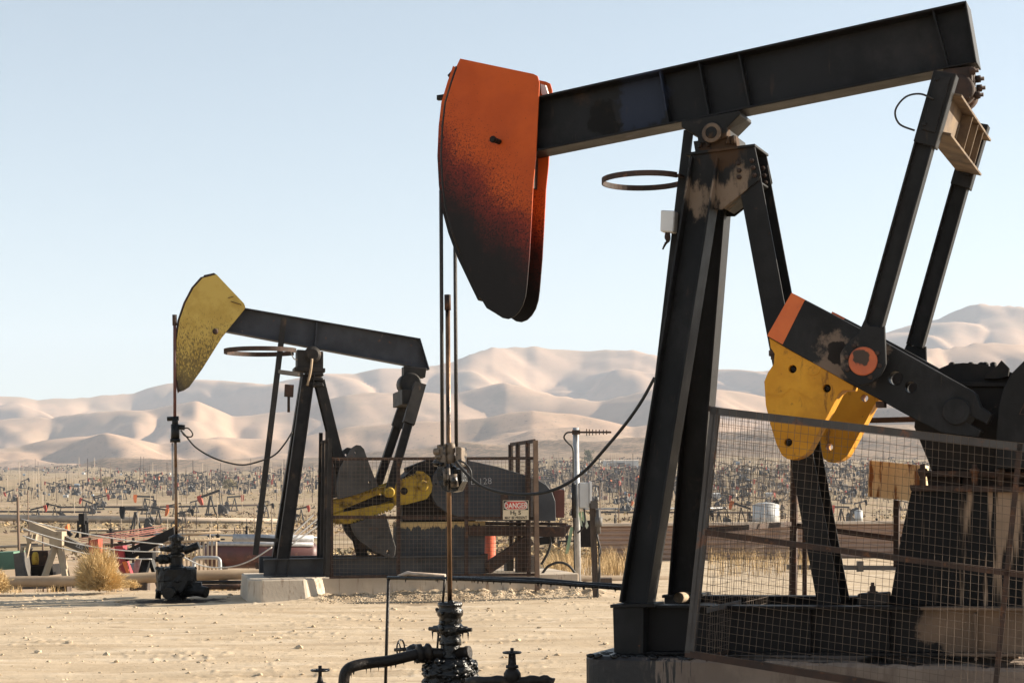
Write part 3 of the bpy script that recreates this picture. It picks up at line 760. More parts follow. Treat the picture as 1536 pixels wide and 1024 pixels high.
m.cyl(c, J.pw(592, 974, .05), .012, 10); m.blob(J.pw(620, 976, .03), .05, rnd, 2, .06)
wc = J.pw(601, 972, .05); a, b = basis(J.L)
m.tube([wc + (a * math.cos(t * .2618) + b * math.sin(t * .2618)) * .058 for t in range(25)], .0065, 6)
for t in range(3): m.tube([wc, wc + (a * math.cos(t * 2.09) + b * math.sin(t * 2.09)) * .058], .005, 5)
m.build('valve_wheel', OILM, wh)
m = MB()
for i in range(22):     # drips hanging from the pipe
    t = rnd.random(); k = int(t * (len(fl) - 3)); q = V(fl[k]).lerp(V(fl[k + 1]), rnd.random()) - V((0, 0, .033))
    m.lathe(q, V((0, 0, -1)), [(.005, 0), (.003, .01), (.0008, rnd.uniform(.012, .035))], 5)
m.build('oil_drips', OILM, wh, kind='stuff')
# chain and thin line beside the rod
m = MB(); m.tube([J.pw(667, 868, -.03), J.pw(664, 905, -.03)], .009, 6); m.tube([J.pw(658, 945, .02), J.pw(655, 985, .02)], .008, 6); build_each(m, 'small_line', OILD, wh)

def hand_valve(label, u, vtop, d, big):
    q = at(u, vtop, d); t = thing('gate_valve', label, 'valve', (q.x, q.y, 0), 0, 'small gate valves of the near well')
    c = V((q.x, q.y, 0)); z = lambda v: EYE - (v - VH - 1) * d / FPX; k = d / FPX
    m = MB(); m.lathe(c, V((0, 0, 1)), [(9 * k, z(1060)), (9 * k, z(vtop + 52)), (13 * k, z(vtop + 46)), (13 * k, z(vtop + 38)), (9 * k, z(vtop + 32)), (6 * k, z(vtop + 31)), (9.5 * k, z(vtop + 30)), (9.5 * k, z(vtop + 26)), (5 * k, z(vtop + 25)), (3.5 * k, z(vtop + 20)), (3 * k, z(vtop + 16))], 16, .04, True, rnd)
    m.build('valve_body', OILD, t)
    m = MB(); zz = z(vtop + 7); m.tube([c + V((math.cos(i * .349) * 13 * k, math.sin(i * .349) * 13 * k, zz)) for i in range(19)], .007, 6)
    for i in range(3): m.tube([c + V((0, 0, zz)), c + V((math.cos(i * 2.09) * 13 * k, math.sin(i * 2.09) * 13 * k, zz))], .007, 6)
    m.build('hand_wheel', OILM, t)
    m = MB(); m.tube([c + V((0, 0, z(vtop + 22))), c + V((0, 0, z(vtop)))], .011, 8)
    for s in (-1, 1): m.tube([c + V((s * 5 * k, 0, z(1003))), c + V((s * 3.5 * k, 0, z(vtop + 9)))], .008, 6)
    m.build('valve_stem', OILD, t)
    return t
hand_valve('rusty gate valve with a tall stem standing right of the near wellhead', 768, 972, 10.6, 1)
hand_valve('dark gate valve at the bottom left, left of the oily elbow pipe', 480, 996, 10.4, 0)
gp_ = thing('ground_pipe', 'oil caked pipe lying on the ground right of the near wellhead', 'pipe', at(760, 1020, 10.6))
m = MB(); m.tube(curve([at(700, 1022, 10.7), at(745, 1020, 10.6), at(780, 1021, 10.6), at(815, 1019, 10.6), at(830, 1024, 10.6)], 5), [.022 + .012 * abs(math.sin(i * .9)) for i in range(21)], 10)
m.build('pipe_run', OILD, gp_)
# thin pipe rail round the well
pr = thing('pipe_rail', 'thin oily black pipe railing beside the near wellhead', 'railing', J.pw(578, 1020, .1))
m = MB(); m.tube([J.pw(583, 864, .1), J.pw(580, 960, .1), J.pw(577, 1075, .1)], .011, 8); m.build('post', OILD, pr)
m = MB(); m.tube([J.pw(581, 866, .1), J.pw(700, 868, .1), J.pw(815, 873, .1), J.pw(960, 884, .1)], .0135, 8)
m.tube([J.pw(676, 866, .14), J.pw(800, 868, .14), J.pw(880, 875, .14), J.pw(975, 880, .14)], .0125, 8)
for i in range(24):
    u = rnd.uniform(600, 940); v = 866 + max(0, (u - 700)) * .068; q = J.pw(u, v + 2, .1); m.lathe(q, V((0, 0, -1)), [(.007, 0), (.004, .012), (.0008, rnd.uniform(.015, .03))], 5)
m.build('rail', OILM, pr)
m = MB(); m.tube([J.pw(597, 864, .12), J.pw(612, 859, .13), J.pw(618, 860, .13), J.pw(668, 863, .14)], [.011, .015, .013, .0125], 8)
m.build('rail_sleeve', Mt('pale_pipe', (.5, .4, .32), (.35, .27, .2), 20, .7), pr)
# pipe stub between the near pumpjack's legs
stb = thing('pipe_stub', 'short open ended tan pipe lying between the legs of the large near pumpjack', 'pipe', J.pw(1018, 896, .3))
m = MB(); a, b = J.pw(1018, 896, .25), J.pw(1046, 893, .75)
m.tube([a, b], .034, 16, False); m.tube([a, b], .030, 16, False); m.tube([a + (b - a) * .12, a + (b - a) * .121], .03, 16, True)
m.build('pipe_wall', TANP, stb)
# ================================================================== second pumpjack
K = Frame(V((0, 0, 0)), R_(-11.7))
_p = at(422, 866, 23.0)
K.O = V((_p.x, _p.y, 0)) + K.W * .5
jk2 = thing('pumpjack', 'smaller black pumpjack behind with a yellow horsehead and yellow toothed cranks', 'pumpjack', K.O, 0, 'pumpjacks of the two near wells')
YH = Mt('speckled_yellow', (.5, .35, .075), (.42, .28, .05), 5, .6, layers=[
    dict(c=(.035, .026, .012), scale=60, st=(1, 1, .45), lo=.52, hi=.66, grad=(2, 4.4, 2.9, .4), amt=.75),
    dict(c=(.012, .01, .008), scale=9, lo=.35, hi=.95, grad=((K.L.x * .4, K.L.y * .4, 1), 2.85, 2.1, 1.1)),
    dict(c=(.1, .045, .02), scale=9, lo=.66, hi=.74, amt=.8)])
m, (ka, kb, kc, kd) = ibeam(K, (330, 455), (629, 507), (643, 554), (318, 493), 0, .1)
d0 = kb - ka
kb2 = V(K.lz(629, 507, -.1)); 
t = .5
p = V(K.lz(474.6, 483, -.1)); q = V(K.lz(471.6, 521, -.1))
for s in (-1, 1): m.lzprism(K, [tuple(p), (p.x + .02, p.y), (q.x + .02, q.y), tuple(q)], s * .008, s * .09)
p, q = V(K.lz(629, 507, -.1)), V(K.lz(643, 554, -.1))
m.lzprism(K, [tuple(p), (p.x + .015, p.y), (q.x + .015, q.y), tuple(q)], -.1, .1)
m.build('walking_beam', GREYB if False else Mt('faded_black', (.03, .032, .038), (.05, .053, .063), 2.2, .5, spec=.25, layers=[dict(c=(.3, .3, .32), scale=6, lo=.68, hi=.74, amt=.5), dict(c=RUST, scale=12, lo=.62, hi=.72, amt=.7)]), jk2)
hh2 = K.poly([(324.8, 411.6), (366, 455), (368, 460), (366.7, 464), (333.8, 504), (303.9, 551.7), (284.4, 578.7), (276, 584), (269.4, 586), (265, 566.7), (264.3, 533.8), (265, 510), (269.4, 480), (278.4, 454.4), (290.4, 432), (303.9, 417)], -.12)
h2 = MB().lzprism(K, hh2, -.12, -.108).build('horsehead', YH, jk2)
MB().lzprism(K, hh2, .108, .12).build('cheek_plate', YH, h2)
ar = hh2[8:] + hh2[:1]; cx, cz = hh2[3][0] + .3, hh2[3][1]
ou = [(p[0] + (p[0] - cx) / math.hypot(p[0] - cx, p[1] - cz) * .03, p[1] + (p[1] - cz) / math.hypot(p[0] - cx, p[1] - cz) * .03) for p in ar]
MB().lzprism(K, list(ar) + list(reversed(ou)), -.107, .107).build('face_plate', RST, h2)
m = MB(); q = K.pw(323, 497, -.12); m.lathe(q, -K.W, [(.04, 0), (.04, .03), (.02, .05)], 10); m.build('lifting_pin', RST, h2)
m = MB(); m.bar(K.pw(342, 447, -.122), K.pw(350, 445, -.122), .03, .006); m.bar(K.pw(346, 452, -.122), K.pw(362, 457, -.122), .04, .006); m.bar(K.pw(306, 415.5, 0), K.pw(322, 412, 0), .012, .05); build_each(m, 'rust_patch', RST, h2)
STK = Mt('brown_black_steel', (.018, .0165, .0155), (.032, .028, .025), 5, .6, spec=.2, layers=[dict(c=(.13, .085, .055), scale=4, st=(1, 1, .5), lo=.57, hi=.68, amt=.6)])
# saddle
m = MB(); m.prism(K, [(446, 524), (485, 527), (485, 552), (446, 550)], -.16, .16); m.prism(K, [(442, 550), (488, 552), (488, 558), (442, 556)], -.2, .2)
q = K.pw(468.6, 532, -.16); m.lathe(q, -K.W, [(.115, -.02), (.115, .03), (.08, .04), (.08, .06)], 22)
for z in (557, 565, 573): m.prism(K, [(460, z), (484, z + 1), (486, z + 6), (458, z + 5)], -.19, .19)
m.build('saddle_bearing', STK, jk2, bevel=.004)
foot = K.lz(422, 866, -.5); hd = K.lz(463, 562, -.16)
for s in (-1, 1):
    m = hleg(K.P(foot[0] - .01, s * .5, foot[1]), K.P(hd[0], s * .14, hd[1]), K.L, .165, .16); m.build('front_leg', STK, jk2)
r1 = K.lz(480, 570, -.16); r0 = K.lz(548, 845, -.16)
m = hleg(K.P(r0[0], 0, r0[1]), K.P(r1[0], 0, r1[1]), K.L, .13, .3, False); m.build('rear_leg', STK, jk2)
# ladder rail, hoop
m = MB(); m.bar(K.pw(426, 477, -.32), K.pw(383, 832, -.5), .075, .05, K.W)
lr = m.build('ladder_rail', STK, jk2)
m = MB(); hc = K.pw(392, 527, -.1); hr = .5; k0 = 0
for i in range(41):
    t = R_(25 + 310 * i / 40)
    for rr in (hr, hr - .012):
        for z in (-.03, .03): m.v.append(hc + (K.L * math.cos(t) + K.W * math.sin(t)) * rr + V((0, 0, z)))
for i in range(40):
    a = i * 4; b = a + 4
    for f in ((a, b, b + 1, a + 1), (a + 2, a + 3, b + 3, b + 2), (a + 1, b + 1, b + 3, a + 3), (a, a + 2, b + 2, b)): m.f.append(list(f)); m.m.append(0); m.sm.append(False)
m.build('safety_hoop', RST, lr)
m = MB(); m.bar(K.pw(415, 557, -.36), K.pw(452, 562, -.2), .09, .05); m.bar(K.pw(385, 808, -.48), K.pw(418, 810, -.5), .08, .05); build_each(m, 'ladder_bracket', STK, lr)
m = MB(); m.prism(K, [(428, 576), (441, 577), (440, 595), (427, 594)], -.3, -.18); m.tube([K.pw(433, 594, -.24), K.pw(433, 618, -.24)], .02, 6)
m.build('junction_box', RST, jk2)
m = MB(); m.tube(curve([K.pw(436, 521, -.1), K.pw(437, 530, -.12), K.pw(441, 538, -.14), K.pw(446, 539, -.16)], 5), .007, 6); m.tube(curve([K.pw(468, 538, -.22), K.pw(466, 556, -.24), K.pw(461, 578, -.2)], 4), .018, 6); m.build('grease_line', TANP, jk2)
# skid, gearbox, mount
m, cs = ibeam(K, (396, 838), (728, 833), (728, 861), (396, 864), -.5, .08)
m.lzprism(K, [tuple(x) for x in cs], .44, .56)
for l in (cs[0].x + .1, cs[0].x + 1.1, cs[1].x - .1): m.box(K, l, l + .12, -.42, .42, cs[2].y + .02, cs[1].y - .03)
m.build('skid', GREYM, jk2)
m = MB(); m.prism(K, [(600, 783), (728, 781), (727, 836), (600, 838)], -.34, .34); 
m.build('gearbox_pedestal', Mt('stained_grey', (.062, .065, .068), (.048, .05, .053), 3, .6, spec=.2, layers=[dict(c=(.5, .36, .17), scale=5, st=(3, 3, .5), lo=.5, hi=.55, grad=(2, .85, 1.02, .5)), dict(c=RUST, scale=10, lo=.66, hi=.74, amt=.5)]), jk2, bevel=.006)
m = MB(); m.prism(K, [(604, 782), (606, 715), (624, 698), (660, 690), (706, 690), (714, 782)], -.3, .3)
m.prism(K, [(610, 701), (628, 694), (655, 684), (663, 690), (663, 700), (612, 712)], -.2, .1)
m.build('gear_reducer', DRK, jk2, bevel=.01)
m = MB(); m.prism(K, [(703, 788), (848, 790), (848, 805), (703, 803)], -.4, .4); m.bar(K.pw(729, 853, -.36), K.pw(796, 808, -.36), .16, .12, K.W)
m.prism(K, [(776, 806), (790, 806), (790, 858), (776, 858)], -.36, -.2); m.prism(K, [(722, 830), (732, 830), (732, 860), (722, 860)], -.4, .4); m.prism(K, [(832, 792), (858, 787), (848, 803), (832, 803)], -.3, .1)
m.prism(K, [(712, 782), (850, 784), (850, 788), (712, 787)], -.3, .3)
m.build('motor_mount', RST, jk2, bevel=.004)
m = MB(); m.prism(K, [(792, 834), (806, 834), (806, 859), (792, 859)], -.4, -.1)
m.prism(K, [(760, 838), (770, 838), (770, 858), (760, 858)], .2, .4); build_each(m, 'mount_foot', GREYM, jk2)
GRD = Mt('guard_paint', (.062, .066, .073), (.045, .048, .054), 2.5, .55, spec=.2, layers=[dict(c=(.05, .038, .034), scale=5, lo=.6, hi=.74, amt=.5)])
m = MB(); m.prism(K, [(660, 700), (675, 690), (697, 689), (745, 699), (791, 713), (808, 720), (820, 727), (828, 737), (833, 751), (834, 781), (760, 781), (703, 780), (685, 774), (668, 767), (655, 757), (648, 745), (646, 730), (650, 713)], -.46, -.28)
bgk = m.build('belt_guard', GRD, jk2, bevel=.006)
m = MB(); m.prism(K, [(830, 733), (847, 734), (847, 776), (833, 776)], -.25, .25); m.build('motor', Mt('red_brown', (.12, .035, .025), (.09, .03, .022), 5, .7), jk2, bevel=.01)

def text_mesh(s, size, name, mat, parent, place, bold=0, stretch=1.):
    """lettering cut as thin mesh and laid on a surface: place(x, y) -> point, with x, y in metres"""
    cu = bpy.data.curves.new(name, 'FONT'); cu.body = s; cu.size = size; cu.align_x = 'CENTER'; cu.offset = bold; cu.resolution_u = 3
    ob = bpy.data.objects.new(name, cu); col.objects.link(ob)
    dg = bpy.context.evaluated_depsgraph_get(); me = bpy.data.meshes.new_from_object(ob.evaluated_get(dg))
    bpy.data.objects.remove(ob); off = V(root_of(parent).location)
    for v in me.vertices: v.co = place(v.co.x * stretch, v.co.y) - off
    me.name = name; me.materials.clear(); me.materials.append(mat)
    o = bpy.data.objects.new(name, me); col.objects.link(o); o.parent = parent
    return o
def on(fr, u, v, w, tilt=0):
    c = fr.pw(u, v, w)
    ct, st = math.cos(tilt), math.sin(tilt)
    return lambda x, y: c + fr.L * (x * ct - y * st) + V((0, 0, 1)) * (x * st + y * ct)
text_mesh('B-128', .125, 'chalk_number', CHALK, bgk, on(K, 722, 726, -.465, R_(2)), -.002)
# cranks: tapered toothed blades, two counterweights each
def rack(pts, a, b, n, h):
    """teeth between a and b inserted along an outline"""
    out = []
    for i in range(n):
        p = V(a).lerp(V(b), i / n); q = V(a).lerp(V(b), (i + .5) / n); d = (V(b) - V(a)).normalized(); up = V((d.y, -d.x)) * h
        out += [tuple(p), tuple(p + up), tuple(q + up), tuple(q)]
    return out
blade_up = [(499, 752), (499, 770)] + [(552, 748), (574, 738)] + [(572, 730)] + rack([], (568, 731.5), (536, 742), 7, 2) + [(520, 746)]
blade_dn = [(500, 771), (503, 786), (527, 785)] + rack([], (530, 784), (588, 765), 11, 2) + [(592, 759), (590, 754), (560, 758)]
blade_rt = [(572, 731), (590, 741), (592, 758), (610, 756), (640, 748), (647, 738), (648.8, 728), (645, 715), (635, 707), (626, 706)] + rack([], (624, 709), (600, 720), 6, 2) + [(598, 722)]
up_px = [(508, 748), (505, 735), (506, 725), (510.5, 703), (518, 688), (525, 678), (529, 671), (535, 667), (541, 668), (546, 673), (550, 685), (561, 714), (568, 729), (536, 741)]
dn_px = [(527, 786), (579, 770), (593.7, 820), (592.6, 833), (588, 836), (582.5, 835.5), (563, 827.6), (543, 813), (534, 803), (529.7, 795)]
GCW = Mt('grey_cast_iron', (.075, .072, .069), (.052, .05, .048), 5, .7, spec=.2, layers=[dict(c=RUST, scale=7, lo=.62, hi=.72, amt=.6)])
for s in (-1, 1):
    w0, w1 = (-.62, -.52) if s < 0 else (.5, .6)
    m = MB()
    for px in (blade_up, blade_dn, blade_rt): m.prism(K, px, w0, w1, trace=-.62)
    ck = m.build('crank', YEL2, jk2)
    m = MB(); m.prism(K, [(516, 757), (575, 741), (592, 748), (560, 760), (516, 772)], w0 + .07, w1 - .02, trace=-.62); m.build('dark_crank_recess', DRK, ck)  # recess between the blades darkened by colour, in place of shade
    c = K.lz(634, 728, -.62); m = MB(); m.lathe(K.P(c[0], w0 - .03, c[1]), K.W, [(.06, 0), (.075, .012), (.075, .03)], 20); m.build('hub_cap', YEL2, ck)
    m = MB(); c = K.lz(606, 736, -.62); m.lathe(K.P(c[0], w0 - .012, c[1]), K.W, [(.05, 0), (.05, .01)], 16); m.lathe(K.P(c[0], w0 - .016, c[1]), K.W, [(.03, 0), (.03, .01)], 12); m.build('spare_pin_hole', DRK, ck)
    m = MB(); m.prism(K, up_px, w0 - .08, w1 - .02, [(533, 678.6, 2.2), (554, 723, 1.8)], trace=-.7); m.build('counterweight', GCW, ck, bevel=.008)
    m = MB(); m.prism(K, dn_px, w0 - .08, w1 - .02, [(582, 827, 2.6)], trace=-.7); cwk = m.build('counterweight', GCW, ck, bevel=.008)
    if s < 0:
        m = MB()
        for (a, b) in (((554, 808), (557, 813)), ((557, 813), (562, 809)), ((560, 806), (572, 802)), ((562, 810), (574, 805)), ((566, 803), (569, 808)), ((576, 800), (580, 806))): m.bar(K.pw(*a, -.702), K.pw(*b, -.702), .014, .006)
        m.build('casting_mark', GREYM, cwk)
pu0 = K.lz(629, 590, -.72); pl0 = K.lz(583, 738, -.72)
for s in (-1, 1):
    wc = s * .74; a, b = K.P(pl0[0], wc, pl0[1]), K.P(pu0[0], wc * .66, pu0[1])
    m = hleg(a, b, K.L, .115, .1, True, .01); pm = m.build('pitman_arm', STK, jk2)
    m = MB(); d = (b - a).normalized(); m.bar(b - d * .42, b + d * .16, .16, .11, K.W); m.build('upper_bracket', STK, pm)
    m = MB(); m.lathe(a - K.W * .1, K.W, [(.05, 0), (.07, .012), (.07, .2)], 20); m.lathe(a - K.W * .115, K.W, [(.03, 0), (.03, .03)], 12); m.build('wrist_pin', YEL2, pm)
m = MB(); a = K.lz(618, 574, -.3); m.lathe(K.P(a[0], -.2, a[1]), K.W, [(.13, 0), (.15, .02), (.15, .38), (.13, .4)], 20); m.prism(K, [(606, 549), (640, 552), (638, 566), (606, 564)], -.12, .12)
m.box(K, a[0] - .16, a[0] + .06, -.46, .46, a[1] - .3, a[1] - .1)
m.build('equalizer', STK, jk2, bevel=.005)
# foundation: long wall plus the chamfered block under the front legs
CON2 = Mt('pale_concrete', (.5, .43, .34), (.43, .36, .28), 2.5, .9, bump=.3, bscale=20, layers=[
    dict(c=(.2, .13, .085), scale=5, st=(4, 4, .35), lo=.56, hi=.64, amt=.65), dict(c=(.1, .07, .05), scale=2, lo=.66, hi=.74, amt=.5)])
f2 = thing('concrete_foundation', 'pale concrete foundation with a chamfered block under the yellow headed pumpjack', 'foundation', K.O, 0, 'concrete foundations')
z2 = K.lz(600, 864, -.85)[1]
m = MB(); a = K.lz(440, 864, -.85)[0]; b = K.lz(868, 860, -.85)[0]; m.box(K, a, b, -.85, .85, -.3, z2); m.build('wall', CON2, f2, bevel=.012)
m = MB(); zb = K.lz(430, 868, -1.15)[1]; tl = K.lz(384, 868, -1.15)[0]; tr = K.lz(457, 869, -1.15)[0]; rr_ = K.lz(492, 867, -.8)[0]
tp = [(tl - .08, -.9), (tl + .06, -1.15), (tr, -1.15), (rr_, -.75), (rr_, .95), (tl - .08, .95)]
bt = [(tl - .12, -.98), (tl + .08, -1.27), (tr + .06, -1.28), (rr_ + .06, -.80), (rr_ + .06, 1.05), (tl - .12, 1.05)]
vs = [K.P(x, y, -.3) for x, y in bt] + [K.P(x, y, zb) for x, y in tp]
m.add(vs, [list(range(6)), list(range(6, 12))] + [(i, (i + 1) % 6, (i + 1) % 6 + 6, i + 6) for i in range(6)]); m.build('block', CON2, f2, bevel=.02)
# guard fence of the second jack
GW = -1.0
f3 = thing('mesh_fence', 'upright brown wire mesh guard fence carrying the danger sign at the second pumpjack', 'fence', K.P(K.lz(600, 864, GW)[0], GW, 0), 0, 'mesh guard fences')
kp = lambda u, v, w=GW: K.pw(u, v, w)
def kbar(name, a, b, s=.045, t=.02, mat=RST):
    m = MB(); m.bar(a, b, s, t, K.W); return m.build(name, mat, f3)
kbar('top_rail', kp(494, 688), kp(800, 687), .04); kbar('middle_rail', kp(496, 775), kp(800, 777), .04); kbar('bottom_rail', kp(494, 865), kp(806, 861), .04)
for u0, u1, v0 in ((497, 497, 685), (597.5, 597.5, 687), (699.5, 699.5, 687), (793, 793, 687)): kbar('post', kp(u0, v0), kp(u1, 864), .05, .02)
m = MB(); m.bar(kp(803, 660, GW - .03), kp(806, 893, GW - .03), .06, .05, K.W); m.build('post', Mt('sunlit_rust', (.2, .13, .085), (.14, .09, .06), 5, .75), f3)  # paler copy of the rust colour paints this post as sunlit
m = MB(); wire_panel(m, kp(497, 864, GW - .02), kp(800, 862, GW - .02), kp(800, 687, GW - .02), kp(497, 687, GW - .02), 50, 29, .0016); m.build('wire_mesh', WIRE, f3)
lL = K.lz(496, 760, GW)[0]; 
E = lambda w, z, dl=0: K.P(lL + dl - (w - GW) * .0, w, z)
zt, zm, zb_ = K.lz(493, 657, GW)[1], K.lz(496, 775, GW)[1], K.lz(496, 864, GW)[1]
for w, dz in ((GW - .02, 0), (GW + .35, .1), (GW + .8, 0), (GW + 1.25, .12)):
    m = MB(); m.bar(E(w, zb_ + (.0 if w < GW + .5 else .1), -.05), E(w, zt + dz), .05, .035, K.W); m.build('post', STK, f3)
for z in (zt - .02, zm):
    m = MB(); m.bar(E(GW, z), E(GW + 1.25, z), .04, .02, K.L); m.build('end_rail', RST, f3)
m = MB(); wire_panel(m, E(GW, zb_), E(GW + 1.25, zb_), E(GW + 1.25, zt), E(GW, zt), 18, 30, .0019); m.build('wire_mesh', WIRE, f3)
lR = K.lz(803, 760, GW)[0]; E2 = lambda w, z: K.P(lR, w, z); z9 = K.lz(803, 661, GW)[1]; z8 = K.lz(803, 727, GW)[1]
for w in (GW + .45, GW + 1.1, GW + 1.6):
    m = MB(); m.bar(E2(w, zb_), E2(w, z9), .05, .06, K.L); m.build('post', RST, f3)
m = MB(); m.bar(E2(GW, z9), E2(GW + 1.6, z9), .05, .02, K.L); m.build('end_rail', RST, f3)
m = MB(); wire_panel(m, E2(GW, zb_), E2(GW + 1.6, zb_), E2(GW + 1.6, z9), E2(GW, z9), 22, 33, .0019); m.build('wire_mesh', WIRE, f3)
# danger sign
sg = thing('warning_sign', 'red and cream danger sign hung on the mesh of the second pumpjack', 'sign', kp(774, 780, GW - .05))
sw = -1.06
SGC = Mt('sign_cream', (.62, .52, .36), (.55, .46, .31), 6, .6, layers=[dict(c=(.2, .1, .05), scale=8, lo=.66, hi=.74, amt=.5)])
SGR = Mt('sign_red', (.5, .035, .02), (.42, .03, .02), 6, .6); SGK = Mt('sign_black', (.015, .014, .013)); SGW = Mt('sign_white', (.75, .7, .6))
m = MB(); m.prism(K, [(754.5, 750), (793, 750), (793, 779), (754.5, 779)], sw, sw + .006); bd_ = m.build('board', SGC, sg)
m = MB(); m.prism(K, [(751, 741), (762, 739), (763, 751), (754, 752), (753, 776), (751, 776)], sw + .008, sw + .02); m.build('back_plate', RST, sg)
def pill(u0, u1, v0, v1, w, th):
    o = K.poly([(u0, v0), (u1, v1)], sw); l0, z1 = o[0]; l1, z0 = o[1]; r = (z1 - z0) / 2; P = []
    for k in range(9): t = R_(-90 + 180 * k / 8); P.append((l1 - r + r * math.cos(t), (z0 + z1) / 2 + r * math.sin(t)))
    for k in range(9): t = R_(90 + 180 * k / 8); P.append((l0 + r + r * math.cos(t), (z0 + z1) / 2 + r * math.sin(t)))
    return MB().lzprism(K, P, w, w + th)
m = MB(); m.prism(K, [(755.2, 750.6), (792.3, 750.6), (792.3, 764.4), (755.2, 764.4)], sw - .002, sw - .0005); m.build('header_panel', SGK, sg)
pill(756, 791.5, 751.3, 763.8, sw - .004, .0015).build('header_rim', SGW, sg)
pill(756.8, 790.7, 752.1, 763, sw - .006, .0015).build('header_oval', SGR, sg)
text_mesh('DANGER', .098, 'lettering', SGW, sg, on(K, 773.8, 761.6, sw - .0075), .0022, .80)
text_mesh('H  S', .074, 'lettering', SGK, sg, on(K, 773.4, 771.2, sw - .003), .0016, 1.15)
text_mesh('2', .05, 'lettering', SGK, sg, on(K, 773.2, 772.4, sw - .003), .0014, 1.1)
text_mesh('MAY BE PRESENT', .050, 'lettering', SGK, sg, on(K, 773.8, 777.9, sw - .003), .0012, .80)
# second well
Q = at(265, 900, 23.1)
w2 = thing('wellhead', 'squat black wellhead on the ground in front of the yellow horsehead', 'wellhead', (Q.x, Q.y, 0), 0, 'oily wellheads')
def st2(name, prof, mat=OILM, jit=.05, n=22, c=Q, sx=1):
    m = MB(); k = 23.1 / FPX; zz = lambda v: EYE - (v - VH - 4.4) * k
    m.lathe(V((c.x, c.y, 0)), V((0, 0, 1)), [(r * k, zz(v)) for r, v in prof], n, jit, False, rnd); return m.build(name, mat, w2)
DKO = Mt('dull_oil', (.006, .006, .0055), (.009, .0085, .0075), 9, .35, bump=1.0, bscale=30, spec=.22, layers=[dict(c=(.07, .06, .045), scale=9, lo=.62, hi=.72, amt=.5)])
st2('casing', [(15, 912), (15, 885), (14, 882)], DKO)
st2('casing_head', [(26, 888), (29, 884), (29, 870), (30, 869), (30, 862), (30, 853), (26, 850), (14, 849)], DKO, .04, 26)
st2('blowout_body', [(12, 850), (9, 846), (9, 836), (12, 835), (12, 831), (8, 829), (8, 822), (11, 821), (11, 817), (7.5, 816), (7.5, 811), (11, 810), (11, 805), (7, 803), (3.5, 801)], DKO, .05, 14)
z = lambda v: EYE - (v - VH - 4.4) * 23.1 / FPX; k = 23.1 / FPX; X = lambda px, v, dy=0: V((Q.x + px * k, Q.y + dy, z(v)))
m = MB(); m.tube([X(-24, 823), X(-12, 823), X(12, 823), X(20, 822)], [.025, .04, .045, .03], 10); m.tube([X(14, 826, -.1), X(36, 817, -.1)], .05, 8); m.build('ram_handle', DKO, w2)
m = MB(); m.tube([X(-27, 838), X(-8, 838)], .045, 10); m.tube([X(-21, 831), X(-21, 845)], .05, 10); m.tube([X(-29, 834), X(-29, 842)], .02, 6); m.blob(X(-14, 839), .07, rnd, 1, .25); m.build('side_valve', DKO, w2)
m = MB(); m.tube([X(10, 888, -.1), X(34, 884, -.2), X(50, 887, -.25)], .075, 10); m.tube([X(34, 872, -.2), X(36, 892, -.2)], .07, 10); m.tube([X(-26, 880), X(-28, 897)], .04, 8); m.tube([X(-30, 888), X(-18, 884)], .05, 8); m.tube([X(-2, 886, -.25), X(-2, 886, -.5)], .08, 10); m.build('outlet_pipe', DKO, w2)
m = MB()
for i in range(90): t = rnd.random() * 6.28; m.blob(V((Q.x + math.cos(t) * .25, Q.y + math.sin(t) * .25, z(rnd.choice([852, 869, 870, 886, rnd.uniform(850, 888)])))), rnd.uniform(.012, .032), rnd)
m.build('oily_crust', DKO, w2, kind='stuff')
rd2 = thing('polished_rod', 'thin rusty polished rod standing over the squat wellhead by the yellow horsehead', 'rod', (Q.x, Q.y, z(801)), 0, 'polished rods of the two wells')
qq = lambda u, v: at(u, v, 23.1)
m = MB(); m.tube([qq(262, 482), qq(262.3, 640)], .021, 8); m.build('upper_rod', Mt('red_rod', (.12, .04, .03), (.08, .03, .025), 8, .6), rd2)
m = MB(); m.tube([qq(262.8, 640), qq(263.5, 700)], .020, 8); m.tube([qq(263.5, 700), qq(264.5, 806)], .020, 8); m.build('rod', BRASS, rd2)
m = MB(); m.tube([qq(261.8, 472), qq(262, 488)], .03, 10); m.build('rod_coupling', RST, rd2)
m = MB()
m.tube([qq(262.5, 625), qq(262.7, 640)], .042, 10); m.tube([qq(262.8, 636), qq(262.9, 661)], .058, 12); m.tube([qq(262.8, 658), qq(262.9, 663)], .07, 12)
m.tube([qq(251, 628), qq(268, 627)], .03, 8); m.tube([qq(266, 640), qq(277, 641)], .035, 8); m.build('carrier_bar', DKO, rd2)
m = MB(); m.tube(curve([qq(258.6, 664), qq(259, 710), qq(259.5, 750)], 2), .013, 6); m.build('guide_rod', GALV, rd2)
c2_ = thing('electric_cable', 'thin dark cable sagging from the rusty rod to the second pumpjack legs', 'cable', qq(272, 645))
m = MB(); m.tube(curve([at(u, v, 22.9) for u, v in ((271, 645), (280, 655), (293, 670), (315, 684), (340, 693), (364, 697), (388, 692), (412, 682), (428, 664), (438, 648))], 5), .012, 6)
m.tube(curve([at(u, v, 22.9) for u, v in ((272, 643), (282, 642), (289, 650), (286, 655), (277, 653), (272, 646))], 5), .010, 6); m.build('cable_run', CABLE, c2_)
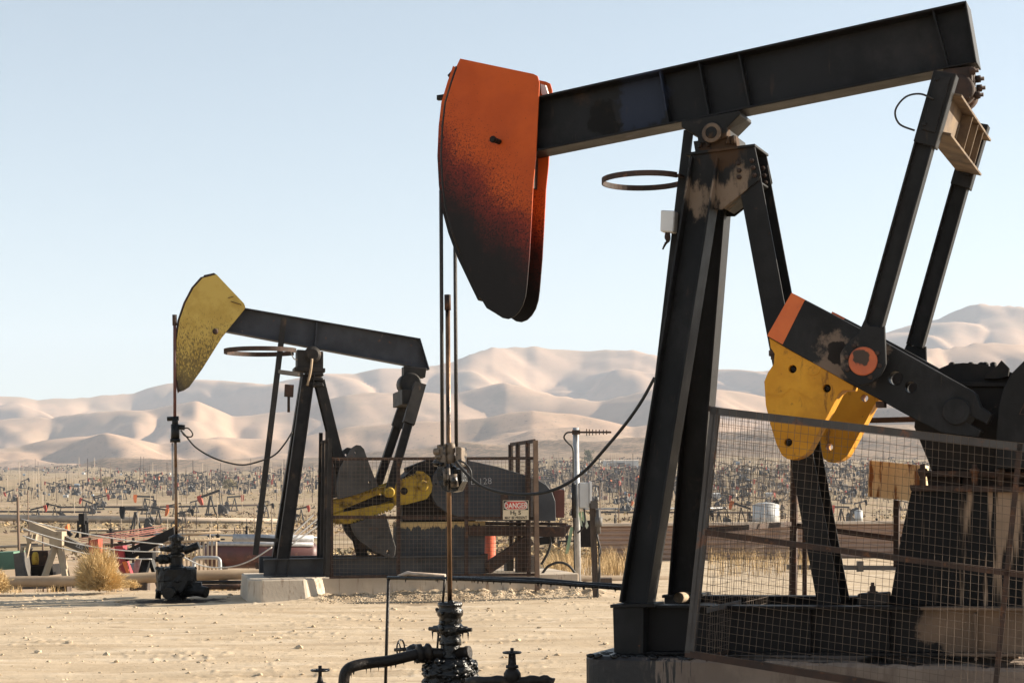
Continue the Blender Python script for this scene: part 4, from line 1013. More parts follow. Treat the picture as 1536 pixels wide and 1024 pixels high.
# ================================================================== terrain
PL_D = [0, 25.5, 30, 36, 50, 100, 200, 330, 500, 700, 1200, 1700, 2600, 9000]
PL_L = [0, 0, -.3, -1.0, -1.8, -2.6, -2.8, -2.2, 0, 6, 20, 32, 38, 40]
PL_R = [0, 0, 0, 0, -.5, -2.4, -2.8, -2.2, 0, 7, 25, 40, 46, 46]
def sstep(x, a, b):
    t = min(1, max(0, (x - a) / (b - a))); return t * t * (3 - 2 * t)
def base_z(x, y):
    d = max(.01, math.hypot(x, y) if y < 0 else y)
    k = sstep(x / d * FPX + UC, 640, 860) if y > 1 else .5
    z = (1 - k) * np.interp(d, PL_D, PL_L) + k * np.interp(d, PL_D, PL_R)
    if d > 60: z += (noise.noise(V((x * .012, y * .008, 3))) * 1.1 + noise.noise(V((x * .004, y * .003, 7))) * 2.2) * sstep(d, 60, 260) * (1 + d / 900)
    return float(z)
WA, WB = K.P(a * 0 + K.lz(490, 890, -.9)[0], -.95, 0), K.P(K.lz(868, 890, -.9)[0], -.95, 0)
def bank(x, y):
    p = V((x, y, 0)); ab = WB - WA; t = min(1.05, max(-.05, (p - WA).dot(ab) / ab.length_squared))
    return .11 * math.exp(-((p - WA - ab * t).length / .33) ** 2)
def ground_z(x, y):
    z = base_z(x, y)
    if 0 < y < 60:
        f = 1 - sstep(y, 40, 60)
        q = V((x * .55, y * 1.1, 0))
        z += f * (noise.noise(q * .9) * .026 + noise.noise(V((x * .8, y * 3.2, 5))) * .012 + noise.noise(V((x * 5.2, y * 9, 9))) * .0045)
        z += f * noise.noise(V((x * .16, y * 4.5, 31))) * .014            # wheel ruts
        q2 = noise.noise(V((x * 11, y * 11, 2))) * (.6 + noise.noise(V((x * .7, y * .7, 6)))); z += f * max(0, q2 - .2) * .03
        for (c0_, sl_, cv) in ((13.3, .10, .02), (15.2, .10, .02), (18.2, -.06, -.015), (20.0, -.06, -.015)):
            q3 = (y - c0_ - sl_ * x - cv * x * x) / .11
            if abs(q3) < 3: z += (-.016 * math.exp(-q3 * q3) + .008 * math.exp(-(abs(q3) - 1.6) ** 2 * 3)) * (.7 + .6 * noise.noise(V((x * 6, y, 77))))
        z += bank(x, y) * (.8 + .5 * noise.noise(V((x * 9, y * 9, 1))))
    return z
def clump(p):
    return noise.noise(V((p.x * .011, p.y * .006, 12))) > rnd.uniform(-.35, .2)
def hit(u, v, d0=8.):
    r = ray(u, v); d = d0; p = CAM + r * d
    while d < 2600:
        p = CAM + r * d
        if p.z <= base_z(p.x, p.y): break
        d *= 1.012
    return p

us = np.concatenate([np.linspace(-80, 1630, 760)])
az = sorted(set([math.atan((u - UC) / FPX) for u in us] + [R_(q) for q in (-26, -32, -45, -60, -90, -120, -150, -180, 26, 32, 45, 60, 90, 120, 150)]))
ds = [.4, 2, 4, 6, 8, 9.5] + list(np.linspace(10.5, 27, 260)) + list(np.geomspace(27.3, 1900, 130)) + [2600, 4000, 9000]
m = MB(); rows = []
for d in ds:
    for a in az:
        if abs(a) < R_(22): x, y = math.tan(a) * d, d
        else: x, y = math.sin(a) * d / math.cos(R_(22)), math.cos(a) * d / math.cos(R_(22))
        m.v.append(V((x, y, ground_z(x, y))))
na = len(az)
for i in range(len(ds) - 1):
    for j in range(na):
        j2 = (j + 1) % na; m.f.append([i * na + j, i * na + j2, (i + 1) * na + j2, (i + 1) * na + j])
m.f.append([j for j in range(na)])
m.m = [0] * len(m.f); m.sm = [True] * len(m.f)
def ground_mat():
    g = Mt('dry_ground', (.47, .375, .265), (.4, .31, .21), 1.1, .95, bump=.5, bscale=22, spec=.1, sx=(.5, 1.4, 1), layers=[
        dict(c=(.53, .44, .33), scale=2.2, st=(.35, 1.6, 1), lo=.5, hi=.66, amt=.8),
        dict(c=(.25, .18, .115), scale=5, st=(.35, 2.2, 1), lo=.57, hi=.66, amt=.65), dict(c=(.3, .22, .14), scale=1.1, st=(.18, 2.4, 1), lo=.54, hi=.66, amt=.6),
        dict(c=(.2, .145, .095), scale=38, st=(.7, 1.3, 1), lo=.6, hi=.68, amt=.7), dict(c=(.6, .51, .39), scale=24, st=(.6, 1.4, 1), lo=.6, hi=.68, amt=.7),
        dict(c=(.035, .026, .02), scale=3, lo=.5, hi=.62, at=((Q.x, Q.y - .2, 0), 1.5, .35)),
        dict(c=(.02, .016, .013), scale=3, lo=.5, hi=.6, at=((WP.x, WP.y, 0), 1.3, .35)),
        dict(c=(.12, .085, .055), scale=2.2, lo=.5, hi=.66, at=((WA.x + 1.2, WA.y - .3, 0), 2.0, .25), amt=.6),
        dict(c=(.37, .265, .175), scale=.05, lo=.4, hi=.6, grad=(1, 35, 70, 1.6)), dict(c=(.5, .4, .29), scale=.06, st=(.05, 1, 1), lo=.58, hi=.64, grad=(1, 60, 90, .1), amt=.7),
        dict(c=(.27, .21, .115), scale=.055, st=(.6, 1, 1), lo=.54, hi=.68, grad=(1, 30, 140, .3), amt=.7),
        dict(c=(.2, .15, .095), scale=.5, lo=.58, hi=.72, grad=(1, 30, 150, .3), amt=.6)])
    return g
GMAT = ground_mat()
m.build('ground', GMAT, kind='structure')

# -- hills
def lerp_px(tab, u): return float(np.interp(u, [p[0] for p in tab], [p[1] for p in tab]))
S1 = [(-700, 640), (-200, 610), (0, 597), (34, 597), (57, 600), (101, 595), (166, 588), (203, 588), (250, 579), (291, 575), (338, 577), (362, 580), (400, 581), (450, 571), (491, 561), (571, 554), (607, 556), (643, 552), (682, 546), (708, 534), (741, 523), (790, 523), (806, 519), (845, 521), (874, 523), (917, 522), (952, 525), (985, 534), (1030, 551), (1072, 560), (1147, 561), (1240, 545), (1328, 506), (1383, 487), (1436, 468), (1471, 460), (1501, 462), (1536, 464), (1700, 470), (2200, 520), (2600, 560)]
S2 = [(-700, 650), (0, 630), (60, 622), (150, 618), (230, 616), (296, 603), (350, 622), (430, 612), (520, 590), (600, 583), (680, 586), (760, 572), (830, 590), (900, 602), (980, 585), (1080, 580), (1200, 600), (1290, 560), (1340, 532), (1400, 516), (1470, 513), (1536, 517), (1800, 530), (2600, 600)]
S3 = [(-700, 690), (0, 672), (70, 660), (160, 650), (240, 668), (330, 655), (430, 662), (520, 640), (610, 632), (700, 628), (800, 612), (860, 620), (950, 640), (1040, 628), (1130, 640), (1220, 622), (1320, 585), (1400, 562), (1480, 568), (1600, 590), (2600, 650)]
S4 = [(-700, 712), (0, 712), (90, 716), (150, 708), (260, 697), (380, 692), (480, 690), (600, 684), (760, 676), (880, 668), (1000, 655), (1100, 650), (1300, 640), (1536, 640), (2600, 690)]
def rid(q, oct=4, off=0.):
    """rounded spurs parted by creased gullies"""
    s, a, f = 0., 1., 1.
    for i in range(oct):
        s += a * min(1., 1.7 * abs(noise.noise(V((q.x * f + off, q.y * f, i * 7.7 + off))))) ** .8; a *= .4; f *= 2.05
    return s / 1.55
hus = np.linspace(-620, 2250, 620); hds = np.concatenate([np.linspace(1250, 2500, 80), np.linspace(2518, 4200, 110), np.linspace(4222, 6000, 84), np.linspace(6100, 8200, 12)])
m = MB()
for d in hds:
    for u in hus:
        x = (u - UC) / FPX * d
        vh = VH - .0087 * (u - UC)
        wx = noise.noise(V((x * .0012, d * .0012, 1))) * 240; wy = noise.noise(V((x * .0012, d * .0012, 8))) * 240
        X, Y = x + wx + .45 * d, d + wy
        b = base_z(x, d) - (2 if d > 1262 else 60)
        hills = []
        n1 = n2 = None; fine = 15 * noise.noise(V((X / 95, Y / 190, 3))) + 7 * noise.noise(V((X / 45, Y / 80, 4)))
        for S, D, wf, wb, am, kk in ((S1, 5200, 1500, 2500, .8, 1), (S2, 3700, 900, 900, .92, 1), (S3, 2550, 620, 600, .95, 2), (S4, 1750, 500, 500, .6, 2)):
            Dw = D + 340 * noise.noise(V((x / 900, D * .01, 2))) * (D / 4000)
            t = (d - Dw) / (wf if d < Dw else wb)
            if abs(t) >= 1: continue
            if kk == 1:
                if n1 is None: n1 = rid(V((X / 520, Y / 1150, 0)), 3)
                nn = n1
            else:
                if n2 is None: n2 = rid(V((X / 330, Y / 560, 0)), 3, 5.3)
                nn = n2
            h = (vh - lerp_px(S, u)) / FPX * Dw * 1.055 + EYE - b
            e = math.cos(t * math.pi / 2) ** 1.2
            carve = am * (1 - min(1, nn)) * (.12 + .88 * min(1, abs(t) * 3.2))
            hills.append(max(0, h * e * (1 - carve)) + fine * min(1, abs(t) * 4) * e)
        z = b + (sum(q ** 6 for q in hills) ** (1 / 6) if hills else 0)
        m.v.append(V((x, d, z)))
nu_ = len(hus)
for i in range(len(hds) - 1):
    for j in range(nu_ - 1): m.f.append([i * nu_ + j, i * nu_ + j + 1, (i + 1) * nu_ + j + 1, (i + 1) * nu_ + j])
m.m = [0] * len(m.f); m.sm = [True] * len(m.f)
HILL = Mt('dry_hills', (.43, .295, .205), (.37, .25, .17), .004, .95, bump=0, spec=.05, layers=[
    dict(c=(.31, .225, .16), scale=.02, lo=.5, hi=.66, amt=.6), dict(c=(.2, .165, .12), scale=.09, lo=.62, hi=.7, amt=.5),
    dict(c=(.27, .19, .13), scale=.03, lo=.35, hi=.7, grad=(1, 2900, 1600, .9), amt=.85), dict(c=(.13, .105, .075), scale=.16, det=3, lo=.56, hi=.64, grad=(1, 3000, 1500, .25), amt=.75), dict(c=(.3, .22, .15), scale=.006, lo=.52, hi=.6, amt=.5)])
m.build('hills', HILL, kind='structure')

# ================================================================== oil field beyond
HEAD = {'red': Mt('red_head', (.42, .06, .03), (.33, .05, .03), 3, .6), 'orange': Mt('orange_head', (.6, .16, .04), (.5, .12, .03), 3, .6), 'black': BLK, 'tan': Mt('tan_head', (.4, .3, .2), (.33, .25, .17), 3, .7)}
FBODY = Mt('field_steel', (.03, .028, .028), (.05, .045, .042), 2, .6); FGREY = Mt('field_grey', (.12, .11, .1), (.09, .085, .08), 2, .7)
def jack_parts(th, crank=2.2):
    """a small field pumpjack with its head towards +x; th = beam tilt. Returns part name -> builder"""
    P = {}
    c, s = math.cos(th), math.sin(th); B = lambda x, z: (x * c - z * s, 2.95 + x * s + z * c)
    F0 = Frame(V((0, 0, 0)), 0)
    def pr(pts, w0, w1, m=None): return (m or MB()).lzprism(F0, pts, w0, w1)
    P['skid'] = MB().box(F0, -2.0, .75, -.5, -.36, 0, .3).box(F0, -2.0, .75, .36, .5, 0, .3)
    m = MB()
    for sg_ in (-1, 1): m.bar(V((.55, sg_ * .5, .2)), V((.05, sg_ * .12, 2.8)), .16, .16, V((0, 1, 0)))
    m.bar(V((-.75, .0, .2)), V((-.02, 0, 2.8)), .16, .24, V((0, 1, 0))); m.cube((0, 0, 2.85), .34, .36, .16); P['samson_post'] = m
    P['walking_beam'] = pr([B(-1.65, .1), B(1.6, .1), B(1.6, .44), B(-1.6, .44)], -.1, .1)
    hd_ = [B(1.35, .55)] + [(B(0, .1)[0] + 2.02 * math.cos(th + R_(k)), B(0, .1)[1] + 2.02 * math.sin(th + R_(k))) for k in (13, 6, 0, -8, -16, -24, -29)] + [B(1.45, -.95), B(1.4, -.2)]
    P['horsehead'] = pr(hd_, -.14, .14)
    cc = V((-1.5, 0, 1.25)); e = V((math.cos(crank), 0, math.sin(crank))); pinp = cc + e * .5
    m = MB()
    for w in (-.55, .55):
        n_ = V((-e.z, 0, e.x)); q = [cc - e * .2 + n_ * .14, cc + e * .8 + n_ * .3, cc + e * 1.0 - n_ * .1, cc + e * .7 - n_ * .42, cc - e * .2 - n_ * .14]
        pr([(t.x, t.z) for t in q], w - .08, w + .08, m)
    P['crank'] = m
    m = MB()
    for w in (-.62, .62): m.bar(V((pinp.x, w, pinp.z)), V((B(-1.55, 0)[0], w * .7, B(-1.55, 0)[1])), .1, .08, V((0, 1, 0)))
    m.bar(V((B(-1.55, 0)[0], -.45, B(-1.55, 0)[1])), V((B(-1.55, 0)[0], .45, B(-1.55, 0)[1])), .14, .14); P['pitman_arms'] = m
    P['gear_reducer'] = pr([(-1.95, .3), (-1.0, .3), (-1.1, .9), (-1.12, 1.5), (-1.5, 1.72), (-1.85, 1.5), (-1.85, .9)], -.34, .34)
    P['belt_guard'] = pr([(-1.3, 1.1), (-1.5, 1.6), (-1.9, 1.6), (-2.6, 1.0), (-2.6, .6), (-2.2, .5), (-1.5, .8)], .4, .5).cube((-2.4, .1, .55), .5, .5, .5)
    return P
def far_mesh(th, crank, name):
    P = jack_parts(th, crank); m = MB()
    for k, p in P.items():
        n0 = len(m.v); m.v += p.v; m.f += [[i + n0 for i in f] for f in p.f]; m.sm += p.sm
        m.m += [{'horsehead': 1, 'gear_reducer': 2, 'belt_guard': 2}.get(k, 0)] * len(p.f)
    o = m.build('pumpjack', [FBODY, HEAD['red'], FGREY]); me = o.data; me.name = 'field_pumpjack'; bpy.data.objects.remove(o); return me
FARM = []
for th, cr in ((.22, .6), (-.2, 3.6), (.05, 2.0), (-.32, 4.3), (.34, 1.2)):
    for hc_ in ('red', 'orange', 'black'):
        me = far_mesh(th, cr, ''); me.materials[1] = HEAD[hc_]; FARM.append((th, hc_, me))
def far_jack(p, size, rz, th, colr, label, group):
    th_, hc_, me = min(FARM, key=lambda f: abs(f[0] - th) + (0 if f[1] == colr else 9))
    o = bpy.data.objects.new('pumpjack', me); col.objects.link(o); o.location = p; o.scale = (size,) * 3; o.rotation_euler.z = rz
    return tag(o, label, 'pumpjack', group)
# the ones the photo shows clearly: photo position of the foot, length in pixels, head side, tilt, colour, label
GF = 'pumpjacks of the oil field'
CLEAR = [
    (57, 783, 27, 1, .22, 'red', 'small field pumpjack with a raised red head, leftmost on the plain'),
    (82, 777, 25, -1, .22, 'black', 'small black headed field pumpjack crossing behind the raised red headed one at far left'),
    (130, 770, 24, -1, .3, 'red', 'field pumpjack with a raised red head facing left, third from the left edge'),
    (152, 764, 24, 1, .2, 'red', 'field pumpjack with a raised red head facing right, beside the dark bushes at left'),
    (204, 803, 50, -1, .05, 'black', 'solid black field pumpjack with a level beam, above the red rod rack'),
    (238, 786, 30, 1, -.2, 'orange', 'field pumpjack with lowered orange head, just left of the squat wellhead rod'),
    (294, 768, 22, 1, .2, 'red', 'field pumpjack with a raised red head, just right of the rusty standing rod'),
    (316, 772, 40, -1, -.3, 'red', 'field pumpjack with lowered red head and long rising beam, left of the ladder rail'),
    (352, 766, 27, 1, .1, 'red', 'field pumpjack with a red head facing right, nearest the ladder rail'),
    (262, 775, 24, -1, -.2, 'red', 'field pumpjack with red head dipping left, straight behind the rusty standing rod'),
    (276, 790, 27, 1, .25, 'black', 'black field pumpjack with raised beam, low behind the squat wellhead'),
    (400, 775, 20, 1, .2, 'black', 'black headed field pumpjack seen between ladder rail and front legs'),
    (452, 782, 17, 1, .25, 'red', 'little red headed field pumpjack between the front legs and the mesh end panel'),
    (1078, 787, 26, -1, -.2, 'black', 'black field pumpjack with lowered head, leftmost behind the near mesh fence'),
    (1112, 787, 36, -1, .3, 'orange', 'field pumpjack with raised orange head behind the near mesh fence'),
    (1150, 787, 38, 1, .34, 'black', 'black field pumpjack with raised head in front of the white tank'),
    (1262, 785, 32, -1, .05, 'red', 'field pumpjack with level beam and red head, right of the rear leg'),
    (1290, 770, 22, 1, .2, 'black', 'small black field pumpjack left of the cream control box'),
]
for (u, v, ln, sd_, th, c_, lab) in CLEAR:
    p = hit(u, v + 1); d = p.y; s = min(1.9, max(.6, ln * d / FPX / 3.9))
    far_jack((p.x, p.y, base_z(p.x, p.y) - .05), s, (0 if sd_ > 0 else math.pi) + rnd.uniform(-.3, .3), th, c_, lab, GF)
GF2 = 'tiny pumpjacks scattered over the far oil field'
LAB2 = {'red': 'tiny red headed pumpjack among many on the far plain', 'orange': 'tiny orange headed pumpjack among many on the far plain', 'black': 'tiny black pumpjack among many on the far plain'}
random_spots = []
for i in range(400):
    v = 700 + 90 * rnd.random() ** 1.5 if i % 3 else rnd.uniform(700, 745)
    u = rnd.uniform(-30, 560) if i % 2 else rnd.uniform(800, 1420)
    p = hit(u, v)
    if p.y < 300 or not clump(p): continue
    c_ = rnd.choice(['red', 'black', 'black', 'orange', 'red', 'black'])
    far_jack((p.x, p.y, base_z(p.x, p.y) - .05), rnd.uniform(.65, 1.15), rnd.choice([0, math.pi]) + rnd.uniform(-.7, .7), rnd.uniform(-.35, .35), c_, LAB2[c_], GF2)
# posts and poles
POLEM = Mt('pole_wood', (.14, .09, .06), (.1, .07, .05), 2, .85); POLEP = Mt('pale_pole', (.42, .33, .24), (.34, .26, .18), 2, .7)
def pole_mesh(mat, r):
    m = MB(); m.lathe((0, 0, 0), (0, 0, 1), [(r, -.3), (r * .8, 1.0)], 6); o = m.build('post', mat); me = o.data; bpy.data.objects.remove(o); return me
PM = [pole_mesh(POLEM, .011), pole_mesh(POLEP, .011), pole_mesh(RST, .011)]
def post(p, h, k, label, group, w=1.):
    o = bpy.data.objects.new('post', PM[k]); col.objects.link(o); o.location = p; o.scale = (h * w, h * w, h); o.rotation_euler = (rnd.uniform(-.02, .02), rnd.uniform(-.02, .02), 0)
    return tag(o, label, 'post', group)
for (u, vt, vb, k, d, lab) in [(30, 745, 872, 0, 30, 'tall dark rusty post at the far left beside the tan pumpjack'), (43, 735, 800, 0, 90, 'dark thin post right of the tall rusty post at far left'),
        (65, 800, 870, 0, 32, 'short brown post standing behind the tan pumpjack beam'), (315, 790, 854, 1, 40, 'pale wooden post left of the dark red tank'), (373, 795, 852, 1, 41, 'pale post in front of the dark red tank'),
        (901, 722, 782, 0, 75, 'dark slim post right of the white cabinet pole'), (928, 724, 784, 0, 77, 'thick brown post left of the near front leg')]:
    q0, q1 = at(u, vb, d), at(u, vt, d); post((q0.x, q0.y, q0.z - .2), q1.z - q0.z + .2, k, lab, 'posts and poles of the oil field', 1.5 if d < 60 else 1.2)
LP = ['thin brown pole among many standing in the oil field', 'thin pale pole among many standing in the oil field', 'thin rusty pole among many standing in the oil field']
for i in range(300):
    u = rnd.choice([rnd.uniform(-20, 480), rnd.uniform(-20, 480), rnd.uniform(800, 1000), rnd.uniform(1050, 1380)]); v = 705 + 125 * rnd.random() ** .95
    p = hit(u, v)
    if p.y < 75: continue
    k = rnd.choice([0, 1, 1, 1, 2, 2]); post((p.x, p.y, base_z(p.x, p.y)), min(11, rnd.uniform(14, 44) * p.y / FPX), k, LP[k], 'thin field poles', 1.25)
FTAN = Mt('tan_steel', (.34, .27, .2), (.26, .2, .15), 1, .7)
# the rest of the far jumble, past what one could count
m = MB()
for i in range(3600):
    u = rnd.choice([rnd.uniform(-30, 520), rnd.uniform(790, 1010), rnd.uniform(1050, 1420)]); p = hit(u, 693 + 62 * rnd.random() ** 1.1)
    if p.y < 330 or not clump(p): continue
    z = base_z(p.x, p.y); h = rnd.uniform(2.5, 9); r = rnd.uniform(.06, .13); m.cur = rnd.choice([0, 1, 1, 1, 1, 2])
    m.add([V((p.x - r, p.y, z)), V((p.x + r, p.y, z)), V((p.x, p.y + r, z)), V((p.x, p.y, z + h))], [(0, 1, 3), (1, 2, 3), (2, 0, 3)])
tag(m.build('far_poles', [POLEM, POLEP, RST]), 'mass of thin poles over the far end of the oil field', 'poles', None, 'stuff')
m = MB()
for i in range(1050):
    u = rnd.choice([rnd.uniform(-30, 520), rnd.uniform(-30, 520), rnd.uniform(790, 1010), rnd.uniform(1050, 1420)]); p = hit(u, 693 + 50 * rnd.random() ** 1.1)
    if p.y < 420 or not clump(p): continue
    o = V((p.x, p.y, base_z(p.x, p.y))); e = rnd.choice([-1, 1]); tl_ = rnd.uniform(-.35, .35); s = rnd.uniform(.7, 1.2); P3 = lambda x, z: o + V((x * e * s, 0, z * s)); m.cur = rnd.choice([0, 0, 2])
    m.bar(P3(-1.6, 2.9 - 1.6 * tl_), P3(1.6, 2.9 + 1.6 * tl_), .2 * s, .35 * s); m.bar(P3(.6, 0), P3(0, 2.9), .2 * s, .2 * s); m.bar(P3(-.7, 0), P3(0, 2.9), .2 * s, .2 * s); m.bar(P3(-1.5, 0), P3(-1.5, rnd.uniform(1, 2)), .8 * s, .9 * s)
    m.cur = rnd.choice([1, 0, 2, 0]); m.bar(P3(1.7, 3.2 + 1.6 * tl_), P3(1.75, 1.9 + 1.6 * tl_), .3 * s, .5 * s)
tag(m.build('far_pumpjacks', [FBODY, HEAD['red'], FTAN]), 'mass of countless pumpjacks at the far end of the oil field', 'pumpjacks', None, 'stuff')
# tanks, sheds, warehouse
TANK = [Mt('white_tank', (.5, .5, .49), (.42, .42, .41), 1, .5), Mt('tan_tank', (.4, .32, .24), (.34, .27, .2), 1, .6), Mt('rust_tank', (.2, .09, .06), (.16, .075, .05), 1, .7), Mt('blue_grey_tank', (.25, .3, .36), (.2, .25, .3), 1, .6), FGREY]
def tank(p, r, h, k, label, group=None, name='storage_tank'):
    t = thing(name, label, 'tank', p, 0, group); m = MB(); m.lathe(p, (0, 0, 1), [(r, -.5), (r, h)], 28); m.build('tank_shell', TANK[k], t)
    m = MB(); m.lathe(V(p) + V((0, 0, h)), (0, 0, 1), [(r * 1.015, 0), (r * .5, r * .14), (.02, r * .18)], 28); m.build('tank_roof', TANK[k], t); return t
p = hit(1149, 790); tank((p.x, p.y, base_z(p.x, p.y)), 20 * p.y / FPX, 33 * p.y / FPX, 0, 'large white tank behind the near mesh fence, left of the rear leg', 'field tanks')
p = hit(1288, 782); tank((p.x, p.y, base_z(p.x, p.y)), 6 * p.y / FPX, 16 * p.y / FPX, 0, 'slim white tank left of the rust streaked control box', 'field tanks')
def shed(p, w, dp, h, k, label, group, rz=0):
    t = thing('shed', label, 'shed', p, rz, group); F1 = Frame(V(p), -rz)
    m = MB(); m.box(F1, -w / 2, w / 2, -dp / 2, dp / 2, p[2] - 1, p[2] + h); m.build('wall', TANK[k], t)
    m = MB(); m.solid([(-dp / 2 - .1, 0), (dp / 2 + .1, 0), (0, h * .22)], [], lambda q: F1.P(-w / 2 - .1, q[0], p[2] + h + .004 + q[1]), lambda q: F1.P(w / 2 + .1, q[0], p[2] + h + .004 + q[1])); m.build('roof', TANK[(k + 1) % 2], t)
    m = MB(); m.box(F1, -w * .1, w * .1, -dp / 2 - .05, -dp / 2 - .01, p[2], p[2] + h * .7); m.build('door', FGREY, t); return t
p = hit(931, 700); k = p.y / FPX; shed((p.x, p.y, p.z), 52 * k, 30 * k, 9 * k, 0, 'long white warehouse on the far slope right of the bushy tree', 'far buildings')
for i in range(420):
    u = rnd.choice([rnd.uniform(-10, 500), rnd.uniform(800, 990), rnd.uniform(1060, 1330)]); v = rnd.uniform(692, 752) if u > 700 else rnd.uniform(704, 750)
    p = hit(u, v); k = rnd.choice([0, 1, 1, 2, 3, 4, 4, 4])
    if p.y < 250 or not clump(p): continue
    nm = ['white', 'tan', 'rust red', 'blue grey', 'dark grey'][k]; p = (p.x, p.y, base_z(p.x, p.y))
    if rnd.random() < .55:
        me = 'tank'; key = ('t', k)
    else: me = 'shed'; key = ('s', k)
    if key not in globals().setdefault('_proto', {}):
        m = MB()
        if me == 'tank': m.lathe((0, 0, 0), (0, 0, 1), [(1, -.5), (1, 1.4), (.5, 1.6), (.02, 1.65)], 14)
        else: m.cube((0, 0, .6), 3, 2, 2.2).solid([(-1.1, 0), (1.1, 0), (0, .5)], [], lambda q: V((-1.6, q[0], 1.71 + q[1])), lambda q: V((1.6, q[0], 1.71 + q[1])))
        o = m.build(me, TANK[k]); globals()['_proto'][key] = o.data; bpy.data.objects.remove(o)
    o = bpy.data.objects.new('storage_tank' if me == 'tank' else 'shed', globals()['_proto'][key]); col.objects.link(o); o.location = p; s = rnd.uniform(.25, .8); o.scale = (s, s, s * rnd.uniform(.8, 1.3)); o.rotation_euler.z = rnd.uniform(-.5, .5)
    tag(o, 'tiny %s %s among the clutter of the far oil field' % (nm, me), me, 'far tanks and sheds')
# far pipelines across the plain
for i, (u0, v0, u1, v1, r, mt, lab) in enumerate([
        (-10, 776, 420, 782, .25, TANK[1], 'far pale pipeline above the black pumpjack on the plain'), (-10, 820, 230, 812, .10, TANK[1], 'grey tan pipeline behind the tan pumpjack, highest of the near left pipes'),
        (60, 781, 300, 778, .2, RST, 'far rusty pipeline crossing behind the black field pumpjack'), (230, 800, 480, 806, .08, GALV, 'pale pipeline above the dark red tank'),
        (200, 812, 500, 822, .07, RST, 'rusty pipeline just above the dark red tank'), (1060, 789, 1400, 789, .12, GALV, 'pale pipeline just above the ribbed brown wall'), (-10, 843, 60, 842, .08, TANP, 'short tan pipe low at the left photo edge')]):
    a, b = hit(u0, v0 + 3), hit(u1, v1 + 3); dd_ = min(a.y, b.y); a, b = at(u0, v0, dd_), at(u1, v1, dd_)
    t = thing('pipeline', lab, 'pipeline', (a.x, a.y, base_z(a.x, a.y)), 0, 'pipelines of the oil field'); m = MB(); m.tube([a, b], r * min(2.5, max(.6, dd_ / 130)), 10); m.build('pipe_run', mt, t)
    m = MB()
    for q in range(7): c = a.lerp(b, (q + .5) / 7); m.bar(c, V((c.x, c.y, base_z(c.x, c.y) - .2)), .12, .12)
    m.build('supports', RST, t, kind='stuff')

for i in range(16):
    u0 = rnd.choice([rnd.uniform(-60, 250), rnd.uniform(-60, 250), rnd.uniform(860, 1000)]); v0 = rnd.uniform(752, 838); dd_ = hit(u0 + 60, v0 + 3).y
    if dd_ < 45: continue
    a, b = at(u0, v0, dd_), at(u0 + rnd.uniform(120, 330), v0 + rnd.uniform(-6, 6), dd_ * rnd.uniform(.97, 1.04)); mt = rnd.choice([TANP, RST, GALV, RST])
    t = thing('pipeline', 'thin low pipeline, one of many crossing the plain', 'pipeline', (a.x, a.y, base_z(a.x, a.y)), 0, 'thin pipelines crossing the plain'); m = MB(); m.tube([a, b], .0011 * dd_ ** .9, 6); m.build('pipe_run', mt, t)
for i in range(46):
    u = rnd.choice([rnd.uniform(-10, 480), rnd.uniform(810, 990), rnd.uniform(1060, 1330)]); p = hit(u, rnd.uniform(765, 850)); z = base_z(p.x, p.y)
    if not 60 < p.y < 420: continue
    if i == 0 or 'wm' not in globals():
        m = MB(); m.lathe((0, 0, 0), (0, 0, 1), [(.16, -.2), (.16, .3), (.22, .32), (.22, .4), (.12, .42), (.12, .8), (.18, .82), (.18, .9), (.06, .95), (.03, 1.0), (.03, 1.7)], 8); m.bar(V((-.5, 0, .6)), V((.6, 0, .6)), .12, .12); m.bar(V((.6, 0, .6)), V((.6, 0, -.2)), .1, .1); o = m.build('wellhead', DRK); wm = o.data; bpy.data.objects.remove(o)
    o = bpy.data.objects.new('wellhead', wm); col.objects.link(o); o.location = (p.x, p.y, z); s = rnd.uniform(.7, 1.3); o.scale = (s, s, s); o.rotation_euler.z = rnd.uniform(0, 6)
    tag(o, 'small dark field wellhead among many on the plain', 'wellhead', 'field wellheads')
# ================================================================== middle distance, left
big = thing('pipeline', 'fat tan pipeline lying along the ground edge behind both wells', 'pipeline', at(40, 872, 26.5), 0, 'pipelines of the oil field')
m = MB(); m.tube(curve([at(-60, 872, 26.4), at(46, 871.5, 26.4), at(120, 870.5, 26.4), at(300, 862.5, 26.6), at(400, 861, 26.8), at(640, 866, 27), at(860, 870, 27.4), at(960, 870, 27.6), at(1020, 871, 27.8)], 4), .083, 14); m.build('pipe_run', TANP, big)
m = MB()
for u in (92, 210, 345, 905): c = at(u, 868, 26.6); m.cube((c.x, c.y, .02), .25, .3, .14)
m.build('sleepers', WOOD, big, kind='stuff')
blk = thing('pipeline', 'thin black pipe below the fat tan pipeline left of the concrete block', 'pipeline', at(300, 872, 25.6), 0, 'pipelines of the oil field')
m = MB(); m.tube([at(285, 873, 25.6), at(400, 872, 25.6)], .028, 10); m.build('pipe_run', BLK, blk)
brn = thing('pipeline', 'brown pipe lying on the soil under the thin black pipe', 'pipeline', at(300, 880, 25.2), 0, 'pipelines of the oil field')
m = MB(); m.tube([at(290, 880, 25.2), at(400, 879, 25.2)], .04, 10); m.build('pipe_run', RST, brn)
def tflat(m, pts, d, th): return m.solid(pts, [], lambda q: at(q[0], q[1], d), lambda q: at(q[0], q[1], d) + V((0, th, 0)))
TANS = Mt('tan_paint', (.36, .29, .2), (.29, .23, .16), 4, .7, layers=[dict(c=(.1, .07, .05), scale=6, lo=.58, hi=.7, amt=.7)])
DUL = Mt('dull_grey', (.1, .09, .08), (.07, .062, .055), 4, .7)
d = 27.5
tj = thing('pumpjack', 'tan pumpjack at the left with its beam sloping down to a red head', 'pumpjack', at(85, 878, d), 0, 'idle pumpjacks at the left edge')
